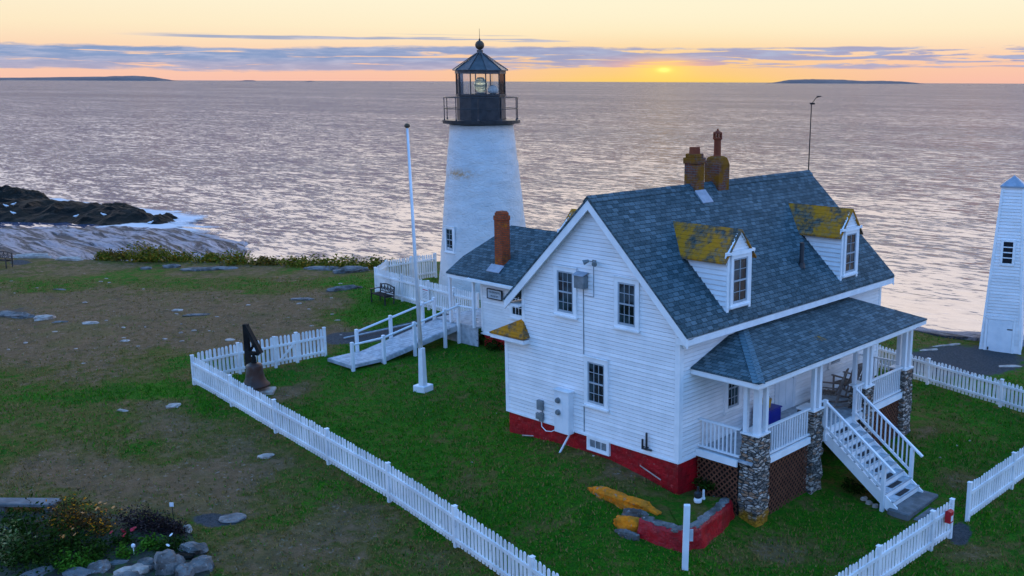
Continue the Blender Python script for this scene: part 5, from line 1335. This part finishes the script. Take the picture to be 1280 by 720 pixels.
# ------------------------------------------------------------------ plants
def leaf_mesh(mb, c, rad, n, size, up=.3, seed=0, shell=.5):
    r = random.Random(seed)
    cl = [V((r.gauss(0,.5),r.gauss(0,.5),r.gauss(.1,.45))) for _ in range(max(3,n//28))]
    for i in range(n):
        k = cl[r.randrange(len(cl))]; d = V((r.gauss(0,1),r.gauss(0,1),r.gauss(0,1))).normalized()*r.random()**shell
        q = k*.62 + d*.46
        p = V(c)+V((q.x*rad[0], q.y*rad[1], abs(q.z)*rad[2]*1.1))
        a = V((r.gauss(0,1),r.gauss(0,1),r.gauss(0,.6))).normalized(); b = a.cross(V((r.gauss(0,1),r.gauss(0,1),r.gauss(up,1)))).normalized(); s = size*(.6+.8*r.random())
        mb.add([p-a*s, p+b*s*.45, p+a*s, p-b*s*.45], [(0,1,2,3)])
def plant(name, label, c, rad, n, size, mat, seed, cat='plant', group=None, flowers=None, fn=0, fs=.05, stems=True):
    c = V(c); root = thing(name, label, cat, c, group=group); m = MB(); leaf_mesh(m, c, rad, int(n*1.9), size*.85, seed=seed); m.build('foliage', mat, root)
    r = random.Random(seed+5)
    if stems:
        m = MB()
        for i in range(7):
            a = r.random()*6.28; e = c+V((math.cos(a)*rad[0]*.6*r.random(), math.sin(a)*rad[1]*.6*r.random(), rad[2]*(.6+.4*r.random()))); m.tube(c-Z*.05, e, .012, .005, 5)
        m.build('stem', MT['stem'], root)
    if flowers:
        for i in range(fn):
            a = r.random()*6.28; q = math.sqrt(r.random()); p = c+V((math.cos(a)*rad[0]*.75*q, math.sin(a)*rad[1]*.75*q, rad[2]*(.75+.3*r.random())))
            m = MB(); tilt = (r.uniform(-.9,.9), r.uniform(-.9,.9))
            for k in range(6):
                b = k*1.047; tx, ty = tilt; dv = V((math.cos(b),math.sin(b),.25+math.cos(b)*tx+math.sin(b)*ty)); sd = V((-math.sin(b),math.cos(b),math.cos(b)*ty-math.sin(b)*tx)); m.add([p, p+dv*fs*.6+sd*fs*.35, p+dv*fs, p+dv*fs*.6-sd*fs*.35], [(0,1,2,3)])
            m.lathe(p, [(.012,-.01),(.016,.01),(.004,.02)], 6); m.build('flower', flowers, root)
    return root
# shrubs along the turf edge
names = ['low olive shrub at the turf edge above the pale shore rock', 'reddish-brown shrub at the turf edge', 'tall rounded golden-green shrub at the turf edge', 'golden shrub beside the tallest one at the turf edge', 'thin brown shrub at the turf edge, right of the golden pair', 'small dark green shrub nearest the outcrop at the turf edge', 'green shrub at the turf edge above the long grey outcrop', 'low straggling shrub at the turf edge before the sea', 'dull olive shrub at the turf edge, third from the yard fence', 'dark shrub at the turf edge, second from the yard fence', 'green shrub at the turf edge just left of the yard fence','last shrub at the turf edge behind the yard fence corner']
spots = [(130,324,.7,.5),(150,323,1.0,.6),(178,326,1.5,1.0),(198,326,1.4,.9),(228,325,1.6,.55),(262,326,1.1,.5),(298,329,1.6,.85),(335,330,1.2,.4),(372,331,1.5,.55),(405,332,1.5,.55),(438,333,1.6,.6),(470,334,1.2,.5)]
for i, (x, y, w_, h_) in enumerate(spots):
    c = ong(x, y); ml = MT['leaf_olive']
    if i in (1,7): ml = MT['leaf_brown']
    plant('shrub', names[i], c-Z*.05, (w_*1.15,w_*.9,h_*1.12), 520, .10, ml, 40+i, 'shrub', 'shrubs along the turf edge')
# more shrubs on the right shore edge
# planting by the ell
c = ong(606, 428); plant('flowering_plant', 'flowering plant with pink and white blooms at the ell corner', c, (.7,.55,.75), 420, .07, MT['leaf_dark'], 70, flowers=MT['petal_white'], fn=9, fs=.07)
m = MB(); 
c = ong(592, 424); pl = plant('potted_plant', 'small pale potted plant at the end of the ramp', c+Z*.28, (.25,.25,.4), 120, .05, MT['leaf_lime'], 71, flowers=MT['petal_pink'], fn=7, fs=.08); m.lathe(c-Z*.02, [(.10,0),(.14,.30),(.15,.32),(.12,.33)], 12); m.build('pot', MT['terracotta'], pl)
c = ong(622, 436); plant('dark_shrub', 'dark leafy shrub under the ell wall', c, (.8,.5,.55), 420, .07, MT['leaf_dark'], 72)
for x, y, lb in ((1066,612,'dark leafy plant under the porch stairs'), (985,600,'low dark plant at the foot of the porch lattice'), (884,622,'dark ground plant behind the red garden wall')):
    c = ong(x, y) + (Z*.3 if x == 884 else Z*0); plant('leafy_plant', lb, c, (.45,.4,.30), 240, .06, MT['leaf_dark'], int(x))
# flower bed, lower left
def gp(x, y, h=0): p = ong(x, y); return V((p.x, p.y, p.z+h))
bedpx = [(-60,640),(40,640),(120,640),(200,655),(238,668),(252,690),(262,715),(262,760),(-60,800)]
bp_ = [gp(*q) for q in bedpx]; cc = sum(bp_, V())/len(bp_); vs = [tuple(cc+Z*.14)]+[tuple(p+Z*.03) for p in bp_]
for p in bp_: vs.append(tuple((p*.6+cc*.4)+Z*.14))
nb2 = len(bp_); fs = []
for i in range(nb2): j = (i+1)%nb2; fs += [(1+i,1+j,1+nb2+j,1+nb2+i),(1+nb2+i,1+nb2+j,0)]
o = simple('flower_bed_soil', vs, fs, MT['soil'], True, 'structure')
if o.data.polygons[0].normal.z < 0: o.data.flip_normals()
P_ = [('large dark green shrub filling the left of the flower bed',(45,700),(1.05,.9,.75),900,.055,MT['leaf_dark'],None,0),
 ('pale feathery plant at the bottom left corner of the bed',(10,700),(.45,.4,.62),330,.06,MT['leaf_lime'],None,0),
 ('tall autumn-tinted shrub with dark twigs at the back of the bed',(85,662),(.75,.6,.62),620,.045,MT['leaf_autumn'],None,0),
 ('brown shrub with orange seed heads beside the tall autumn shrub',(124,668),(.5,.45,.55),330,.045,MT['leaf_autumn'],MT['petal_orange'],9),
 ('green plant with open orange blooms in the middle of the bed',(88,690),(.35,.3,.36),240,.05,MT['leaf_dark'],MT['petal_orange'],7),
 ('dark bushy plant between the orange and red flowers',(118,698),(.5,.4,.40),380,.05,MT['leaf_dark'],None,0),
 ('low plant with crimson flowers in the centre of the bed',(155,684),(.32,.28,.32),220,.045,MT['leaf_dark'],MT['petal_red'],10),
 ('plum-coloured low shrub at the back of the bed near the stake',(180,664),(.70,.45,.42),560,.045,MT['leaf_plum'],None,0),
 ('second plum-coloured low shrub beside the sign stake',(212,668),(.5,.35,.34),380,.045,MT['leaf_plum'],None,0),
 ('round lime-green plant before the plum shrubs',(190,688),(.27,.25,.28),220,.05,MT['leaf_green'],None,0),
 ('small round green plant left of the white lamp',(157,699),(.24,.22,.24),200,.045,MT['leaf_green'],None,0),
 ('round green plant beside the pinkish edging stones',(108,708),(.30,.26,.26),240,.045,MT['leaf_green'],None,0),
 ('dark green plant at the right end of the bed',(214,690),(.42,.4,.26),330,.045,MT['leaf_dark'],MT['petal_white'],2),
 ('low leafy plant at the front of the bed, left of the round green ones',(85,712),(.4,.3,.30),300,.05,MT['leaf_green'],None,0),
 ('tangled dark plant below the stone bench',(20,668),(.8,.45,.30),420,.05,MT['leaf_dark'],None,0)]
for i, (lb, (x, y), rad, n_, sz_, mt, fl_, fn_) in enumerate(P_): plant('garden_plant', lb, gp(x, y, .06), (rad[0]*1.3, rad[1]*1.3, rad[2]*1.3), int(n_*1.5), sz_, mt, 100+i, flowers=fl_, fn=fn_, fs=.048)
# edging boulders
EB = [('tall upright grey boulder streaked white at the right of the bed',(212,716),(.36,.28,.50),MT['rock'],1),('mossy grey boulder right of the upright one',(231,722),(.24,.22,.30),MT['rock'],2),('dark flat boulder under the last edging stones',(228,700),(.30,.2,.12),MT['darkrock'],3),('pale grey boulder at the right end of the bed',(240,690),(.25,.36,.17),MT['rock'],4),('small pale stone at the back right of the bed',(234,664),(.12,.1,.12),MT['palestone'],5),('pinkish boulder at the front of the bed',(165,722),(.36,.24,.24),MT['palestone'],6),('blue-grey round boulder left of the upright one',(184,712),(.28,.22,.22),MT['rock'],7),('long narrow grey stone in the front row',(148,708),(.28,.12,.10),MT['slab'],8),('brown-grey boulder left of the long narrow stone',(126,716),(.24,.22,.24),MT['rock'],9),('blue-grey flat boulder in the front row',(100,722),(.36,.22,.16),MT['slab'],10),('wide flat stone at the bottom left of the bed',(45,724),(.55,.22,.16),MT['slab'],11),('boulder at the lower right corner of the bed',(250,712),(.22,.3,.26),MT['rock'],12),('lichen-stained boulder below the pinkish one',(150,732),(.45,.25,.22),MT['rock'],13)]
for lb, (x, y), r_, mt, sd_ in EB: stone('boulder', lb, gp(x, y, .04), r_, mt, 60+sd_, 'boulder', 'edging boulders of the flower bed', rz=sd_*1.3, rough=.4)
c = gp(168, 698, .32); m = MB(); m.lathe(c, [(.01,-.05),(.045,-.02),(.045,.03),(.01,.06)], 10); m.tube(c-Z*.35, c, .012, n=6); o = m.build('garden_light', MT['sign_white']); tag(o, 'small white globe light on a short stem among the bed plants', 'light')
# stone bench
a = gp(-30, 640); b_ = gp(72, 640); d = (b_-a); d.z = 0; t = d.normalized(); nn = FH
sb = thing('stone_bench', 'long grey stone slab bench at the back of the flower bed', 'bench', a)
m = MB(); m.para(a+Z*.20-nn*.16, d, nn*.42, (0,0,.10)); m.build('seat', MT['slab'], sb, bevel=.02)
for f in (.30,.86): m = MB(); m.para(a+d*f-Z*.2-nn*.1, t*.18, nn*.3, (0,0,.398)); m.build('leg', MT['slab'], sb, bevel=.02)
a2 = gp(-20, 668); m = MB(); m.para(a2+Z*.02, t*1.1+nn*.06, nn*.25, (0,0,.12)); o = m.build('kerb_stone', MT['rock'], bevel=.03); tag(o, 'rough grey kerb stone below the slab bench', 'stone')
c = gp(217, 652); root = thing('plant_sign', 'small white plant sign on a thin dark stake at the back of the bed', 'sign', c)
m = MB(); m.tube(c-Z*.1, c+Z*.46, .010, n=6); m.build('stake', MT['black'], root); m = MB(); m.para(c+Z*.42-RH*.05-FH*.02, RH*.10, (0,0,.11), -FH*.012); m.build('plate', MT['sign_white'], root)

# ------------------------------------------------------------------ stones on the field and lawn
GS = 'pale stones lying in the brown field'
def gst(x, y, w_, d_, h_, lb, grp=None, mt='palestone', sd=0, nm='stone'): 
    c = ong(x, y); w_ *= .72; d_ *= .72; h_ *= .8; return stone(nm, lb, c+Z*h_*.05, (w_,d_,h_), MT[mt], 200+sd, 'stone', grp, rz=math.atan2(RH.y,RH.x)+random.uniform(-.4,.4), sub=3)
gst(113,404,.55,.3,.09,'large pale slanted stone in the brown field', sd=1); gst(156,427,.30,.2,.09,'white stone alone in the middle of the brown field', sd=2)
gst(217,508,.32,.3,.10,'pale stone in the green grass left of the fence', sd=3); gst(153,514,.30,.1,.08,'thin pale stone in the grass, left of the pale one', sd=4)
gst(332,571,.32,.22,.10,'pale stone on the turf just outside the long fence', sd=5); gst(288,425,.3,.2,.06,'pale flat stone near the bell corner of the fence', sd=6)
gst(245,394,.8,.35,.08,'wide flat grey stone in the brown field', mt='rock', sd=7); gst(222,388,.35,.2,.08,'white stone beside the wide flat grey one', sd=8)
gst(378,374,.85,.3,.08,'flat grey stone in the grass left of the iron bench', mt='rock', sd=9)
gst(405,337,1.6,.5,.22,'long grey rock outcrop before the yard fence', mt='rock', sd=10, nm='rock_outcrop'); gst(440,340,1.3,.6,.35,'rounded grey outcrop near the yard fence corner', mt='rock', sd=11, nm='rock_outcrop')
gst(432,362,1.3,.3,.25,'low brown-grey outcrop left of the iron bench', mt='rock', sd=12, nm='rock_outcrop'); gst(262,337,2.0,.5,.18,'long pale outcrop under the turf edge shrubs', mt='rock', sd=13, nm='rock_outcrop')
gst(215,334,.7,.35,.22,'small dark-sided outcrop left of the long pale one', mt='rock', sd=14, nm='rock_outcrop'); gst(183,336,.5,.3,.15,'small grey stone at the turf edge before the golden shrub', mt='rock', sd=15)
gst(15,395,1.6,.5,.25,'broken grey ledge at the left edge of the brown field', mt='rock', sd=16, nm='rock_outcrop'); gst(55,399,.6,.3,.22,'white-capped rock beside the broken ledge', mt='palestone', sd=17, nm='rock_outcrop')
gst(76,403,.5,.15,.08,'thin slab lying right of the white-capped rock', mt='rock', sd=18)
gst(290,648,.45,.4,.05,'flat grey bedrock patch beside the gravel near the bed', mt='rock', sd=19); gst(88,325,1.2,.35,.25,'pale ridge of rock at the turf edge, far left', mt='palestone', sd=20, nm='rock_outcrop')
gst(40,322,1.6,.35,.3,'pale ridge of rock beyond the cut-off bench', mt='palestone', sd=21, nm='rock_outcrop')
gst(1182,432,1.0,.12,.06,'long pale stone on the dark gravel before the bell tower', sd=22); gst(1160,438,.6,.12,.06,'second pale stone on the gravel near the porch roof', sd=23)
gst(1262,458,.7,.2,.05,'pale flat stone on the gravel below the bell tower door', sd=24)
gst(75,362,.5,.15,.05,'thin grey stone in the far brown field, left of centre', mt='rock', sd=25)
rs = random.Random(3)
for i in range(46):
    x, y = rs.uniform(5,430), rs.uniform(345,455)
    if x > 235 and y > 420: continue
    k = rs.uniform(.06,.17); gst(x, y, k, k*.6, .04, 'small pale stone scattered in the dry brown field', GS, 'palestone', 300+i)
for i, (x, y) in enumerate(((1196,557),(1212,551),(1175,572),(590,578),(620,517),(742,570),(1152,630))):
    gst(x, y, .05, .04, .03, 'tiny pale pebble in the short lawn grass', 'pebbles in the lawn', 'palestone', 400+i)
# stone steps below the stairs
zs = -1.60
m = MB(); m.box(3.98,4.62,4.22,6.12,-1.95,-1.56); o = m.build('stone_step', MT['slab'], bevel=.03); tag(o, 'wide grey stone step directly under the wooden porch stairs', 'step')
m = MB(); m.box(4.66,5.08,4.35,5.95,-1.98,-1.68); o = m.build('stone_step', MT['slab'], bevel=.06); tag(o, 'lower grey stone step nearest the red box fence', 'step')
for i, (x, y) in enumerate(((1086,629),(1094,633),(1080,624))): gst(x, y, .13, .1, .1, ['white stone nearest the stair foot','brown-grey stone beside the stair stringer','small stone furthest under the stairs'][i], mt='palestone', sd=500+i)

# ------------------------------------------------------------------ things on the porch
def rocker(label, c, rz):
    b = thing('rocking_chair', label, 'chair', c, rz, 'rocking chairs on the porch')
    def L(mb, name): mb.local = True; return mb.build(name, MT['wood_chair'], b)
    m = MB()
    for i in range(6): m.beam((-.25,-.24+i*.09,.40),(.25,-.24+i*.09,.40),.075,.025)
    L(m, 'seat')
    m = MB()
    for i in range(6): x = -.22+i*.088; m.beam((x,.24,.42),(x,.52,1.12),.055,.02)
    m.beam((-.27,.50,1.08),(.27,.50,1.08),.03,.09); m.beam((-.27,.27,.50),(.27,.27,.50),.03,.06)
    L(m, 'backrest')
    for s in (-1,1):
        m = MB(); x = s*.28; pts = [V((x,-.48+i*.12,.03+.10*((i-4.2)/5)**2)) for i in range(11)]
        for p, q in zip(pts, pts[1:]): m.beam(p, q, .04, .05)
        L(m, 'rocker')
        m = MB(); m.beam((x,-.26,.06),(x,-.26,.62),.045,.045); m.beam((x,.24,.05),(x,.53,1.15),.045,.045); L(m, 'leg')
        m = MB(); m.beam((x,-.34,.63),(x,.34,.63),.085,.025); L(m, 'armrest')
    return b
rocker('weathered rocking chair on the porch nearest the stairs', V((.75,6.45,.17)), R(-70)); rocker('second weathered rocking chair, further along the porch by the wall', V((.62,7.75,.17)), R(-100))
c = V((.42,3.62,.17)); tb = thing('storage_tub', 'blue plastic tub on the porch against the house wall', 'tub', c)
m = MB(); m.prism([c+V((-.24,-.34,0)),c+V((.24,-.34,0)),c+V((.24,.34,0)),c+V((-.24,.34,0))], (0,0,.52)); m.build('body', MT['blue'], tb, bevel=.03); m = MB(); m.box(c.x-.26,c.x+.26,c.y-.36,c.y+.36,c.z+.521,c.z+.56); m.build('lid', MT['blue'], tb, bevel=.01)
c = c+V((-.02,-.05,.561)); yb_ = thing('yellow_bucket', 'yellow bucket with a handle standing on the blue tub', 'bucket', c)
m = MB(); m.lathe(c, [(.11,0),(.14,.24),(.15,.25),(.13,.255)], 14); m.build('body', MT['yellow'], yb_); m = MB()
for i in range(8): a, b_ = math.pi*i/8, math.pi*(i+1)/8; m.tube(c+V((.13*math.cos(a),0,.22+.16*math.sin(a))), c+V((.13*math.cos(b_),0,.22+.16*math.sin(b_))), .008, n=5)
m.build('handle', MT['grey_metal'], yb_)
# odds and ends at the foundation
a, b_ = ony(699,567,-.45), ony(713,541,-.06); m = MB(); m.beam(a, b_, .04, .04); o = m.build('white_stick', MT['postwhite']); tag(o, 'white stick leaning on the red foundation under the cabinet', 'stick')
a, b_ = ong(653,546), ong(690,548); m = MB(); m.tube(a+Z*.05, b_+Z*.04, .02, n=6); o = m.build('pipe', MT['palestone']); tag(o, 'thin pale pipe lying along the red foundation', 'pipe')
a, b_ = ony(800,582,-.10), ony(826,600,-.12); m = MB(); m.tube(a, b_, .018, n=6); o = m.build('pale_rod', MT['palestone']); tag(o, 'thin pale rod along the foot of the red foundation near the corner', 'rod')
# gulls resting on the dark ledge
GL = [(8,259,1.5),(17,257,1.5),(17,268,2.5),(95,272,2.5),(130,270,2.0),(188,280,1.0)]
rw = random.Random(4)
deps = bpy.context.evaluated_depsgraph_get(); deps.update()
for i, (x, y, _) in enumerate(GL):
    hit = scene.ray_cast(deps, CAM, ray(x, y).normalized()); c = hit[1] if hit[0] else onz(x, y, SEA+1); s = 1.5
    m = MB(); d = (RH if i % 2 else -RH)
    prof = [(.02,-.32),(.06,-.22),(.11,-.05),(.12,.06),(.09,.17),(.06,.22),(.065,.27),(.055,.32),(.02,.36)]
    g = thing('gull', 'white gull resting on the dark sea ledge', 'gull', c, group='gulls on the dark ledge')
    rg = []; n = 10
    hz = [0,.0,.01,.02,.05,.12,.17,.18,.17]
    for (r_, u), zz in zip(prof, hz): rg.append([c+d*u*s+Z*(.16+zz)*s+(FH*math.cos(2*math.pi*k/n)+Z*math.sin(2*math.pi*k/n))*r_*s for k in range(n)])
    m.v = [tuple(p) for r_ in rg for p in r_]; m.f = [(a*n+k, a*n+(k+1)%n, (a+1)*n+(k+1)%n, (a+1)*n+k) for a in range(len(rg)-1) for k in range(n)]
    m.tube(c+FH*.03-Z*.1, c+FH*.03+Z*.1*s, .012*s, n=5); m.tube(c-FH*.03-Z*.1, c-FH*.03+Z*.1*s, .012*s, n=5)
    m.build('body', MT['gull'], g, True)
scene.cycles.max_bounces = 8; scene.cycles.transparent_max_bounces = 12; scene.cycles.use_adaptive_sampling = True; scene.cycles.adaptive_threshold = .02
scene.cycles.sample_clamp_indirect = 6
